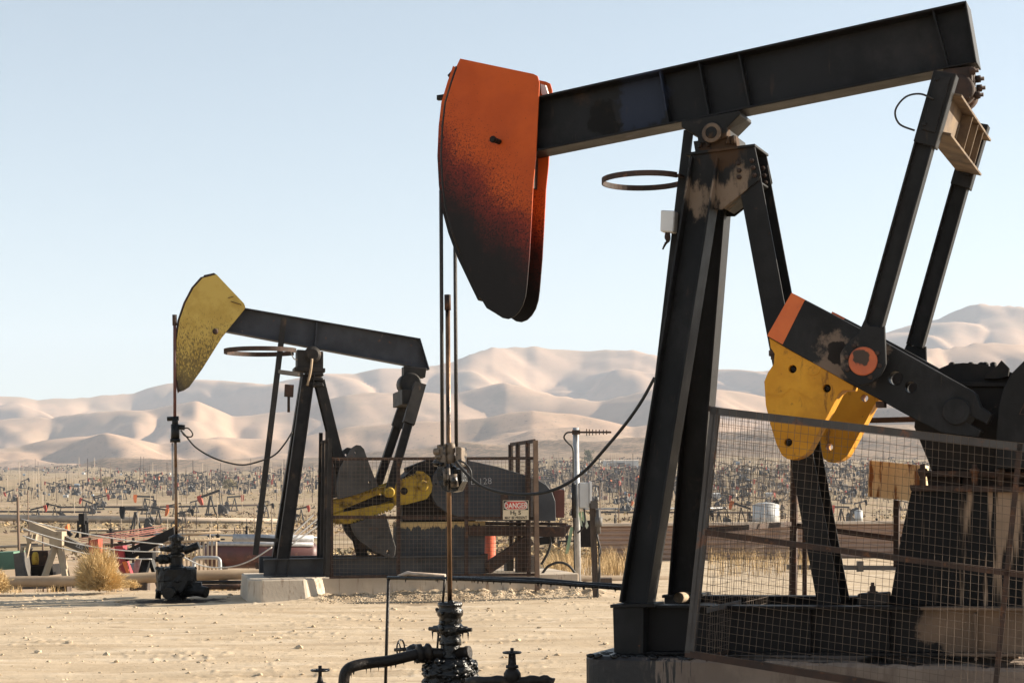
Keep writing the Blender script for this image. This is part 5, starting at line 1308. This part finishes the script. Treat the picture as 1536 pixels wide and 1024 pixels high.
m = MB(); tflat(m, [(42, 781), (88, 799), (90, 815), (44, 795)], d, .16); m.build('walking_beam', TANS, tj)
m = MB(); tflat(m, [(88, 799), (134, 823), (132, 832), (90, 815)], d + .01, .14); lb = m.build('beam_end', DUL, tj, label='black painted front end of the tan beam')
text_mesh('221', .085, 'beam_number', CHALK, lb, lambda x, y: at(119, 821.5, d - .004) + V((x, 0, y - x * .42)), .001)
m = MB(); tflat(m, [(134, 810), (147, 808), (147, 831), (140, 836), (133, 828)], d - .05, .3); m.build('horsehead', HEAD['red'], tj)
m = MB()
for (u0, v0, u1, v1, dy) in ((85, 812, 66, 878, -.15), (87, 810, 95, 878, .3), (89, 812, 102, 876, -.1)): m.bar(at(u0, v0, d), at(u1, v1, d) + V((0, dy, 0)), .09, .08)
m.cube(at(87, 807, d), .2, .3, .22); m.build('samson_post', TANS, tj)
m = MB()
for (u0, v0, u1, v1) in ((34, 820, 28, 856), (44, 812, 36, 850)): m.bar(at(u0, v0, d + .2), at(u1, v1, d + .2), .07, .05)
tflat(m, [(38, 803), (48, 801), (47, 812), (40, 812)], d - .1, .4); m.build('pitman_arms', TANS, tj)
m = MB(); tflat(m, [(20, 830), (32, 828), (38, 868), (24, 872)], d - .1, .4); tflat(m, [(24, 866), (44, 864), (45, 880), (24, 882)], d - .4, .5); m.build('counterweight', DUL, tj)
m = MB(); tflat(m, [(-20, 829), (20, 827), (22, 853), (-20, 856)], d + .6, .8); m.build('belt_guard', Mt('faded_green', (.1, .19, .13), (.08, .15, .1), 3, .7), tj)
m = MB(); tflat(m, [(40, 850), (78, 846), (80, 862), (40, 866)], d + .3, .5); m.build('gear_reducer', DRK, tj); m = MB(); m.cube(at(62, 839, d + .6), .3, .3, .3); m.build('motor', RST, tj)
m = MB(); m.lathe(at(53, 846, d), V((0, 0, 1)), [(.05, 0), (.06, .08), (.05, .16), (.03, .2)], 12); m.build('filter_can', YEL2, tj)
m = MB(); tflat(m, [(10, 876), (112, 874), (112, 881), (10, 884)], d - .5, .9); m.build('skid', DUL, tj)
d = 28.0
bj = thing('pumpjack', 'black pumpjack at the left with a wine red horsehead lowered to the soil', 'pumpjack', at(210, 878, d), 0, 'idle pumpjacks at the left edge')
m = MB(); tflat(m, [(185, 826), (260, 790), (262, 805), (188, 842)], d, .16); lb = m.build('walking_beam', BLK, bj)
text_mesh('1202', .07, 'beam_number', CHALK, lb, lambda x, y: at(204, 827, d - .004) + V((x, 0, y + x * .48)), .001)
WIN = Mt('wine_red', (.3, .035, .045), (.24, .03, .035), 4, .6, layers=[dict(c=(.6, .5, .45), scale=9, lo=.66, hi=.7)])
m = MB(); tflat(m, [(171, 819), (184, 818), (187, 842), (197, 868), (190, 872), (176, 850)], d - .1, .3); m.build('horsehead', WIN, bj)
m = MB(); tflat(m, [(183, 842), (189, 841), (196, 866), (193, 868)], d - .18, .05); m.build('orange_edge', HEAD['orange'], bj)
m = MB()
for (u0, v0, u1, v1, dy) in ((217, 836, 207, 878, 0), (224, 836, 217, 878, -.3), (226, 838, 243, 884, -.1)): m.bar(at(u0, v0, d), at(u1, v1, d) + V((0, dy, 0)), .08, .07)
m.cube(at(221, 832, d), .22, .26, .12); m.build('samson_post', BLK, bj)
m = MB()
for (u0, v0, u1, v1) in ((206, 838, 198, 872), (210, 838, 203, 874)): m.bar(at(u0, v0, d + .3), at(u1, v1, d + .3), .05, .05)
m.build('pale_legs', GALV, bj)
m = MB(); tflat(m, [(190, 845), (214, 843), (214, 866), (196, 868)], d + .7, .1); m.build('guard_plate', TANK[3], bj)
# end-on black jack and little orange head
d = 62
ej = thing('pumpjack', 'narrow black pumpjack seen end-on between the tan beam and the red rods', 'pumpjack', at(124, 806, d))
m = MB(); tflat(m, [(121, 776), (127, 776), (129, 806), (122, 806)], d, .5); m.cube(at(124, 778, d), .2, .4, .4); m.build('walking_beam', BLK, ej)
m = MB(); m.bar(at(116, 783, d), at(131, 783, d), .12, .12); m.bar(at(117, 783, d), at(117, 806, d), .06, .06); m.bar(at(131, 783, d), at(131, 806, d), .06, .06); m.bar(at(121, 790, d), at(113, 806, d), .06, .06); m.build('frame', BLK, ej)
oj = thing('pumpjack', 'half hidden pumpjack with an upright orange head above the tan beam', 'pumpjack', at(100, 803, 50))
m = MB(); tflat(m, [(97, 790), (101, 786), (102, 797), (98, 800)], 50, .25); m.build('horsehead', HEAD['orange'], oj)
m = MB(); m.bar(at(101, 796, 50), at(107, 803, 50), .14, .1); m.build('walking_beam', BLK, oj)
# red rods on a rack
rk = thing('rod_rack', 'rack of long red brown rods sloping up to the right above the tumbleweed', 'rack', at(190, 850, 34))
REDR = Mt('red_rods', (.2, .06, .04), (.13, .045, .032), 6, .7)
for i in range(10):
    v0 = 803 + i * 2.4; dq = 33 + (9 - i) * .35
    m = MB(); m.tube([at(120 + i * 1.5 + rnd.uniform(-6, 6), v0 + 4, dq), at(255 + rnd.uniform(-15, 20), 789 + i * 2.1 + rnd.uniform(-1, 1), dq + 3)], .009, 6); m.build('rod', REDR, rk)
m = MB()
for u in (135, 168, 200, 232, 258):
    m.bar(at(u, 806, 34.5), at(u, 862, 34.5), .05, .05)
m.build('rack_legs', RST, rk, kind='stuff'); m = MB(); m.bar(at(130, 822, 34.4), at(260, 806, 34.6), .05, .05); m.build('rack_beam', RST, rk)
pf = thing('pipe_fence', 'low fence of pale pipes standing left of the dark red tank', 'fence', at(270, 850, 36))
m = MB()
for i in range(15): u = 236 + i * 6.3; m.tube([at(u, 803 + rnd.uniform(0, 6), 36), at(u, 856, 36)], .022, 6)
m.build('pickets', POLEP, pf, kind='stuff')
m = MB(); m.tube([at(232, 806, 36), at(330, 797, 36)], .03, 6); m.tube([at(232, 815, 36), at(330, 808, 36)], .03, 6); m.build('rails', TANP, pf)
rt = thing('horizontal_tank', 'long dark red horizontal tank behind the ladder rail of the second pumpjack', 'tank', at(370, 850, 38))
a, b = at(316, 832, 38), at(470, 832, 38); m = MB(); m.tube([a - V((.12, 0, 0)), a, b, b + V((.1, 0, 0))], [.18, .29, .29, .18], 20); m.build('tank_shell', Mt('dark_red_tank', (.1, .035, .03), (.07, .028, .025), 3, .55, layers=[dict(c=(.22, .1, .06), scale=4, lo=.58, hi=.7)]), rt)
m = MB(); m.tube([at(312, 815, 37.8), at(470, 816, 37.8)], .05, 10); m.tube([at(350, 806, 39), at(470, 808, 39)], .09, 10); m.build('top_pipe', GALV, rt)
m = MB()
for u in (335, 390, 440): c = at(u, 850, 38); m.cube((c.x, c.y, c.z - .2), .12, .5, .6)
m.build('cradles', RST, rt, kind='stuff')
hr_ = thing('hand_rail', 'white bent pipe hand rail right of the squat wellhead', 'railing', at(310, 858, 28))
m = MB(); m.tube(curve([at(291, 868, 28), at(291, 842, 28), at(294, 837, 28), at(300, 836, 28), at(322, 836, 28), at(328, 838, 28), at(330, 844, 28), at(330, 868, 28)], 4), .03, 8); m.build('rail', GALV, hr_)
GUY = Mt('pale_rope', (.62, .6, .56), (.5, .48, .45), 8, .7)
for (u0, v0, u1, v1, dr, lab) in ((32, 778, 244, 816, .05, 'uppermost pale rope strung from the tall rusty post over the tan pumpjack'), (34, 792, 240, 827, .1, 'middle pale rope strung across the tan beam'), (34, 803, 228, 838, .1, 'lowest pale rope strung past the low red head')):
    t = thing('guy_rope', lab, 'rope', at(u0, v0, 26.9), 0, 'pale ropes at the left'); m = MB(); m.tube(sag(at(u0, v0, 26.9), at(u1, v1, 26.9), dr), .009, 5); m.build('rope_run', GUY, t)
t = thing('guy_rope', 'pale cable sagging from the hand rail up to the second pumpjack legs', 'rope', at(280, 838, 25), 0, 'pale ropes at the left'); m = MB(); m.tube(curve([at(u, v, 25) for u, v in ((272, 833), (300, 847), (326, 851), (354, 848), (380, 838), (408, 820))], 5), .011, 6); m.build('rope_run', GUY, t)
pb = thing('pipe_bundle', 'bundle of grey pipes slanting up behind the legs of the second pumpjack', 'pipes', at(450, 810, 30))
for i in range(3): m = MB(); m.tube([at(428 + i * 5, 812 + i * 2, 30), at(470 + i * 6, 772 + i * 6, 33)], .014, 8); m.build('pipe', FGREY, pb)
# ================================================================== middle distance, right
d = 24.2
an = thing('antenna_pole', 'galvanised pole carrying a yagi antenna right of the danger sign', 'pole', at(868, 890, d))
m = MB(); m.tube([at(863.5, 641, d), at(867.5, 893, d)], .042, 12); m.build('mast', GALV, an)
m = MB(); m.bar(at(858, 648, d - .05), at(917, 648, d - .1), .026, .026)
for i, u in enumerate((880, 884, 889, 894, 899, 905, 910)): m.bar(at(u, 648 - 5 + i * .3, d - .09), at(u, 648 + 5 - i * .3, d - .09), .012, .012)
m.cube(at(864, 648, d - .06), .11, .06, .06); m.build('yagi_antenna', RST, an)
m = MB(); m.tube(curve([at(u, v, d - .08) for u, v in ((858, 648), (850, 649), (846, 656), (852, 664), (859, 672), (860, 690), (860, 740), (862, 860))], 5), .013, 6); m.build('antenna_cable', CABLE, an)
m = MB(); m.tube([at(860.5, 724, d - .07), at(861, 776, d - .07)], .03, 8); m.build('cable_clump', CABLE, an)
m = MB(); tflat(m, [(869, 723), (884, 723), (884, 762), (869, 761)], d - .12, .2); m.build('cabinet', Mt('cabinet_grey', (.55, .56, .56), (.5, .51, .51), 4, .5), an, bevel=.01)
m = MB(); tflat(m, [(884.5, 721), (888, 722), (888, 763), (884.5, 763)], d - .16, .26); m.build('cabinet_door', WHT, an)
m = MB(); GRN = Mt('green_ribbon', (.25, .4, .2), (.5, .55, .45), 6, .7)
tflat(m, [(872, 766), (876, 768), (883, 788), (880, 793), (874, 780)], d - .1, .02); tflat(m, [(868, 768), (871, 768), (874, 790), (870, 786)], d - .08, .02); m.build('ribbon', GRN, an)
m = MB(); m.tube(curve([at(u, v, d - .1) for u, v in ((876, 762), (878, 780), (874, 792), (866, 799))], 5), .014, 6); m.build('conduit', CABLE, an)
d = 22.9
wp = thing('meter_post', 'weathered dark wood post with an electric meter and hanging conduit', 'post', at(893, 899, d))
m = MB(); m.bar(at(888.5, 754, d), at(894, 900, d), .078, .07, V((0, 1, 0))); m.build('wood_post', WOOD, wp)
m = MB(); tflat(m, [(886, 751), (892, 750), (897, 753), (897, 763), (886, 762)], d - .1, .14); m.build('switch_box', DUL, wp)
m = MB(); m.tube([at(897, 764, d - .06), at(898, 800, d - .06)], .03, 10); m.tube([at(898, 775, d - .08), at(898, 789, d - .08)], .05, 12); m.tube([at(895, 745, d - .05), at(895, 752, d - .05)], .03, 8); m.build('meter', FGREY, wp, bevel=0)
m = MB(); m.tube(curve([at(u, v, d - .07) for u, v in ((896, 800), (898, 820), (899, 845), (897, 880), (896, 899))], 4), .012, 6); m.tube(curve([at(u, v, d - .09) for u, v in ((895, 800), (901, 826), (898, 838), (900, 862), (898, 878))], 4), .01, 6); m.build('conduit', CABLE, wp)
hs = thing('cable_loop', 'dark hoses looping over the end of the pale foundation', 'hose', at(840, 860, 23.6))
m = MB(); m.tube(curve([at(u, v, 23.6) for u, v in ((812, 862), (822, 849), (838, 843), (852, 847), (862, 858))], 6), .018, 7); m.build('hose_arch', CABLE, hs)
m = MB(); m.tube(curve([at(u, v, 23.9) for u, v in ((824, 803), (826, 815), (821, 830), (812, 846))], 6), .018, 7); m.build('hose_drop', CABLE, hs)
rw = thing('ribbed_wall', 'low brown wall of horizontal ribbed sheets with a pale top edge', 'wall', at(1100, 850, 37))
BRW = Mt('brown_sheet', (.36, .245, .18), (.3, .2, .145), 2, .75, layers=[dict(c=(.3, .21, .15), scale=3, st=(.4, 1, 3), lo=.55, hi=.7, amt=.6)])
za, zb2 = 0, at(900, 789, 36.5).z; x0, x1 = at(897, 800, 36.5).x, at(1640, 800, 36.5).x
m = MB(); pf_ = []
for i in range(9):
    zz = za - .2 + (zb2 - za + .2) * i / 9; hh = (zb2 - za + .2) / 9
    pf_ += [(0, zz), (-.03, zz + hh * .25), (-.03, zz + hh * .6), (0, zz + hh * .85)]
pf_ += [(0, zb2), (.08, zb2), (.08, za - .2)]
m.solid(pf_, [], lambda q: V((x0, 36.5 + q[0], q[1])), lambda q: V((x1, 36.5 + q[0], q[1]))); m.build('ribbed_sheet', BRW, rw)
m = MB(); m.add([V((x, y, z)) for x in (x0 - .02, x1) for y in (36.42, 36.66) for z in (zb2 + .003, zb2 + .06)], [(0, 1, 3, 2), (4, 6, 7, 5), (0, 4, 5, 1), (2, 3, 7, 6), (0, 2, 6, 4), (1, 5, 7, 3)]); m.build('top_cap', Mt('pale_cap', (.6, .5, .4), (.52, .43, .34), 3, .8), rw)
gp2 = thing('guard_rail', 'low dull steel rail on a short post in front of the ribbed wall', 'railing', at(1270, 860, 30))
m = MB(); m.bar(at(1180, 850, 30), at(1420, 852, 30), .05, .08); m.build('rail', DUL, gp2); m = MB(); m.bar(at(1290, 872, 30), at(1290, 841, 30), .12, .1); m.build('post', DUL, gp2)
od = thing('drum', 'orange red drum standing behind the brace of the second pumpjack', 'drum', at(735, 860, 26))
c = at(735, 832, 26); m = MB(); m.lathe((c.x, c.y, 0), (0, 0, 1), [(.085, 0), (.085, c.z * .4), (.09, c.z * .41), (.085, c.z * .42), (.085, at(735, 800, 26).z)], 18); m.build('drum_shell', Mt('drum_red', (.55, .1, .035), (.45, .08, .03), 4, .6), od)
gl = thing('pumpjack', 'grey and green idle pumpjack parts showing behind the white cabinet pole', 'pumpjack', at(850, 830, 33))
m = MB()
for (u0, v0, u1, v1) in ((858, 790, 850, 830), (862, 790, 866, 830)): m.bar(at(u0, v0, 33), at(u1, v1, 33), .06, .06)
m.build('samson_post', Mt('pale_green', (.3, .42, .26), (.25, .36, .22), 3, .7), gl); m = MB(); tflat(m, [(808, 806), (830, 802), (832, 814), (810, 817)], 33, .5); m.build('gear_reducer', DRK, gl); m = MB(); m.cube(at(880, 800, 33), .35, .4, .5); m.build('motor', DRK, gl)
m = MB(); tflat(m, [(868, 790), (888, 788), (890, 815), (868, 818)], 33.4, .2); m.build('belt_guard', GALV, gl)
# ================================================================== plants and stones
STRAW = Mt('dry_straw', (.5, .36, .19), (.36, .25, .13), 8, .9, bump=0, spec=.1)
WEED = Mt('weed_twigs', (.66, .5, .27), (.52, .37, .18), 6, .9, bump=0, spec=.1)
def tumbleweed(u, v, d, w, h, label, n_=2600, seed=1):
    rr = random.Random(seed); c = at(u, v, d); t = thing('tumbleweed', label, 'bush', (c.x, c.y, c.z), 0, 'tumbleweeds'); m = MB(); root = V((c.x, c.y, c.z))
    for i in range(n_):
        th, el = rr.uniform(0, 6.283), math.asin(rr.uniform(.02, 1)); R0 = rr.uniform(.2, 1.) ** .5
        wob = 1 + .42 * noise.noise(V((math.cos(th) * 2.1, math.sin(th) * 2.1, el * 2.6 + seed)))
        tip = root + V((math.cos(th) * math.cos(el) * w * wob, math.sin(th) * math.cos(el) * w * wob, math.sin(el) * h * wob)) * R0
        st = root.lerp(tip, rr.uniform(.25, .75)) + V((rr.uniform(-1, 1), rr.uniform(-1, 1), rr.uniform(-.5, 1))) * .05
        mid = st.lerp(tip, .5) + V((rr.uniform(-1, 1), rr.uniform(-1, 1), rr.uniform(-1, 1))) * .03
        s = V((rr.uniform(-1, 1), rr.uniform(-.3, .3), rr.uniform(-1, 1))).normalized() * rr.uniform(.0018, .0042)
        k = len(m.v); m.v += [st - s, st + s, mid + s, mid - s, tip]; m.f += [[k, k + 1, k + 2, k + 3], [k + 3, k + 2, k + 4]]; m.m += [0, 0]; m.sm += [False, False]
    m.build('twigs', WEED, t)
    m = MB()
    for i in range(9): th = i * .7; m.tube([root - V((0, 0, .03)), root + V((math.cos(th) * w * .25, math.sin(th) * w * .25, h * .4))], [.012, .005], 5)
    m.build('stem', WOOD, t)
tumbleweed(149, 883, 25.0, .43, .66, 'round straw coloured tumbleweed before the two red heads', 7500, 3)
tumbleweed(-3, 886, 24.6, .2, .34, 'straw coloured tumbleweed cut by the left photo edge', 1900, 5)
tumbleweed(196, 880, 25.6, .16, .12, 'low dry weed at the foot of the wine red horsehead', 500, 8)
def blades(spots, hmin, hmax, name, mat, n_=1):
    m = MB()
    for (x, y) in spots:
        z = base_z(x, y); hgt = rnd.uniform(hmin, hmax); a = rnd.uniform(0, 6.28); ln = hgt * rnd.uniform(.1, .45)
        s = V((math.cos(a + 1.57), math.sin(a + 1.57), 0)) * rnd.uniform(.002, .0045); b0 = V((x, y, z)); t1 = b0 + V((math.cos(a) * ln * .4, math.sin(a) * ln * .4, hgt * .6)); t2 = b0 + V((math.cos(a) * ln, math.sin(a) * ln, hgt))
        k = len(m.v); m.v += [b0 - s, b0 + s, t1 + s * .8, t1 - s * .8, t2]; m.f += [[k, k + 1, k + 2, k + 3], [k + 3, k + 2, k + 4]]; m.m += [0, 0]; m.sm += [False, False]
    o = m.build(name, mat); return tag(o, None, None, None, 'stuff')
sp = []
for i in range(6500):
    u = rnd.choice([rnd.gauss(845, 20), rnd.gauss(925, 18), rnd.uniform(810, 990), rnd.uniform(1060, 1260)]); y = rnd.uniform(28.2, 36)
    if noise.noise(V((u * .05, y * .6, 4))) > -.15: sp.append(((u - UC) / FPX * y, y))
tag(blades(sp, .08, .42, 'dry_grass', STRAW), 'tall dry straw grass between the ribbed wall and the pale foundation', 'grass')
sp = []
for i in range(2600):
    u = rnd.uniform(-20, 480); y = rnd.uniform(25.2, 27)
    if noise.noise(V((u * .04, y * .8, 14))) > .12: sp.append(((u - UC) / FPX * y, y))
tag(blades(sp, .03, .14, 'dry_grass', STRAW), 'short dry grass along the fat tan pipeline', 'grass')
# scrub over the plain
SCR = [Mt('scrub_leaves', (.13, .11, .065), (.2, .155, .085), .3, .95, bump=0, spec=.1), Mt('dead_scrub', (.085, .06, .045), (.13, .09, .06), .3, .95, bump=0, spec=.1), Mt('straw_scrub', (.46, .34, .19), (.36, .26, .14), .3, .95, bump=0, spec=.1)]
m = MB(); k9 = 0
for i in range(15000):
    u = rnd.uniform(-40, 1420); v = 692 + 150 * rnd.random() ** 1.35; p = hit(u, v, 40.)
    if p.y < 62 or noise.noise(V((p.x * .02, p.y * .015, 2))) < -.12: continue
    s = rnd.uniform(.2, .62) * (1 if p.y < 300 else 1.35); z = base_z(p.x, p.y); mi = rnd.choice([0, 1, 1, 2, 2])
    for q in range(7):
        th = rnd.uniform(0, 6.28); c = V((p.x + math.cos(th) * s * rnd.random(), p.y + math.sin(th) * s * rnd.random(), z + s * rnd.uniform(.0, .7)))
        e1 = V((rnd.uniform(-1, 1), rnd.uniform(-1, 1), rnd.uniform(-.4, 1))) * s * .42; e2 = V((rnd.uniform(-1, 1), rnd.uniform(-1, 1), rnd.uniform(-.4, 1))) * s * .42
        k = len(m.v); m.v += [c - e1, c + e2, c + e1 * .8 - e2 * .3]; m.f.append([k, k + 1, k + 2]); m.m.append(mi); m.sm.append(False)
tag(m.build('scrub', SCR), 'olive and straw scrub over the oil field plain', 'scrub', None, 'stuff')
LEAF = Mt('tree_leaves', (.1, .105, .06), (.16, .155, .09), .8, .9, bump=0, spec=.1); PALE = Mt('pale_leaves', (.3, .25, .15), (.22, .19, .11), .8, .9, bump=0, spec=.1)
for (u, v, w, h, mt, lab) in ((884, 698, 17, 24, LEAF, 'bushy green tree on the far slope left of the white warehouse'), (157, 736, 16, 22, PALE, 'pale dry tree on the plain above the tumbleweed'), (149, 735, 9, 14, LEAF, 'small dark tree leaning against the pale dry tree on the plain'), (345, 738, 20, 20, PALE, 'spreading pale tree on the plain left of the ladder rail'), (745, 730, 16, 14, LEAF, 'low green tree hidden behind the second belt guard'), (818, 724, 14, 12, PALE, 'pale round bush right of the fence end panel')):
    p = hit(u, v); k = p.y / FPX; z = base_z(p.x, p.y); W_, H_ = w * k / 2, h * k
    t = thing('tree', lab, 'tree', (p.x, p.y, z), 0, 'trees on the plain'); m = MB(); m.tube([V((p.x, p.y, z - .3)), V((p.x + W_ * .05, p.y, z + H_ * .6))], [W_ * .09, W_ * .04], 7)
    for q in range(5): th = q * 1.3; m.tube([V((p.x, p.y, z + H_ * .3)), V((p.x + math.cos(th) * W_ * .5, p.y + math.sin(th) * W_ * .5, z + H_ * .7))], [W_ * .045, W_ * .02], 5)
    m.build('trunk', WOOD, t); m = MB(); cl = [V((p.x + rnd.gauss(0, .42) * W_, p.y + rnd.gauss(0, .42) * W_, z + H_ * rnd.uniform(.3, .9))) for q in range(16)]
    for q in range(1500):
        c = rnd.choice(cl) + V((rnd.gauss(0, 1), rnd.gauss(0, 1), rnd.gauss(0, .9))) * W_ * .17; e1 = V((rnd.uniform(-1, 1), rnd.uniform(-1, 1), rnd.uniform(-1, 1))) * W_ * .075; e2 = V((rnd.uniform(-1, 1), rnd.uniform(-1, 1), rnd.uniform(-1, 1))) * W_ * .075
        k2 = len(m.v); m.v += [c - e1, c + e2, c + e1, c - e2]; m.f.append([k2, k2 + 1, k2 + 2, k2 + 3]); m.m.append(0); m.sm.append(False)
    m.build('crown', mt, t)
# loose stones and clods
STN = Mt('stones', (.48, .385, .27), (.38, .285, .18), 2, .95)
m = MB(); ico = bmesh.new(); bmesh.ops.create_icosphere(ico, subdivisions=1, radius=1); IV = [v.co.copy() for v in ico.verts]; IF = [[q.index for q in f.verts] for f in ico.faces]; ico.free()
def stone(x, y, r):
    z = ground_z(x, y); k = len(m.v); fl = rnd.uniform(.4, .8); a = rnd.uniform(0, 6.28); ca, sa_ = math.cos(a), math.sin(a); sx = rnd.uniform(.8, 1.5)
    for c in IV:
        j = r * rnd.uniform(.75, 1.2); px, py = c.x * j * sx, c.y * j
        m.v.append(V((x + px * ca - py * sa_, y + px * sa_ + py * ca, z + c.z * j * fl + r * .2)))
    for f in IF: m.f.append([i + k for i in f]); m.m.append(0); m.sm.append(False)
for i in range(4200):
    y = 11.5 + 15 * rnd.random() ** .8; u = rnd.uniform(-30, 1000); x = (u - UC) / FPX * y
    if noise.noise(V((x * .5, y * .5, 3))) < -.25 and rnd.random() < .7: continue
    stone(x, y, .004 + .022 * rnd.random() ** 8)
for i in range(5200):
    t_ = rnd.uniform(-.04, 1.06); p = WA.lerp(WB, t_) - K.W * abs(rnd.gauss(0, .28)); stone(p.x, p.y, .004 + .012 * rnd.random() ** 2)
for i in range(16): stone(rnd.uniform(-7, 1.2), rnd.uniform(13, 25), rnd.uniform(.025, .05))
tag(m.build('gravel', STN), 'loose stones and clods on the packed sandy ground', 'gravel', None, 'stuff')
# ================================================================== air
HZ = .5 / 5000
hm_ = bpy.data.materials.new('haze'); hm_.use_nodes = True; N = hm_.node_tree.nodes; N.clear()
o_ = N.new('ShaderNodeOutputMaterial'); pv = N.new('ShaderNodeVolumePrincipled'); hm_.node_tree.links.new(pv.outputs[0], o_.inputs['Volume'])
pv.inputs['Color'].default_value = (.74, .84, 1, 1); pv.inputs['Density'].default_value = HZ; pv.inputs['Anisotropy'].default_value = 0
m = MB(); m.add([V((x, y, z)) for x in (-9300, 9300) for y in (-9200, 9400) for z in (-12, 900)], [(0, 1, 3, 2), (4, 6, 7, 5), (0, 4, 5, 1), (2, 3, 7, 6), (0, 2, 6, 4), (1, 5, 7, 3)])
hz = m.build('haze', hm_, kind='stuff')
cd = bpy.data.cameras.new('camera'); cam = bpy.data.objects.new('camera', cd); col.objects.link(cam)
cam.matrix_world = Matrix(((CR.x, CU.x, -CF.x, CAM.x), (CR.y, CU.y, -CF.y, CAM.y), (CR.z, CU.z, -CF.z, CAM.z), (0, 0, 0, 1)))
cd.sensor_width = 36; cd.lens = 36 * FPX / 1536; cd.shift_y = (VH - 512) / 1536; cd.clip_start = .1; cd.clip_end = 60000
scene.camera = cam
SUN_AZ, SUN_EL = 77, 22                      # degrees clockwise from the view direction, degrees up
sd = V((math.sin(R_(SUN_AZ)) * math.cos(R_(SUN_EL)), math.cos(R_(SUN_AZ)) * math.cos(R_(SUN_EL)), math.sin(R_(SUN_EL))))
sl = bpy.data.lights.new('sun', 'SUN'); so = bpy.data.objects.new('sun', sl); col.objects.link(so)
sl.energy = 4.8; sl.angle = R_(.53); sl.color = (1, .88, .715)
so.rotation_euler = sd.to_track_quat('Z', 'Y').to_euler(); so.location = (20, 10, 30)
w = bpy.data.worlds.new('World'); scene.world = w; w.use_nodes = True
nt = w.node_tree; bg_ = nt.nodes['Background']; sk_ = nt.nodes.new('ShaderNodeTexSky')
sk_.sky_type = 'NISHITA'; sk_.sun_disc = False; sk_.sun_elevation = R_(SUN_EL); sk_.sun_rotation = R_(SUN_AZ)
sk_.air_density = 1.0; sk_.dust_density = .6; sk_.ozone_density = 1.6; sk_.altitude = 200
hs_ = nt.nodes.new('ShaderNodeHueSaturation'); hs_.inputs['Saturation'].default_value = .64; hs_.inputs['Hue'].default_value = .488
nt.links.new(sk_.outputs[0], hs_.inputs['Color']); nt.links.new(hs_.outputs[0], bg_.inputs[0]); bg_.inputs[1].default_value = .055
scene.view_settings.view_transform = 'Standard'; scene.view_settings.look = 'None'; scene.view_settings.gamma = 1
scene.view_settings.exposure = 1.7
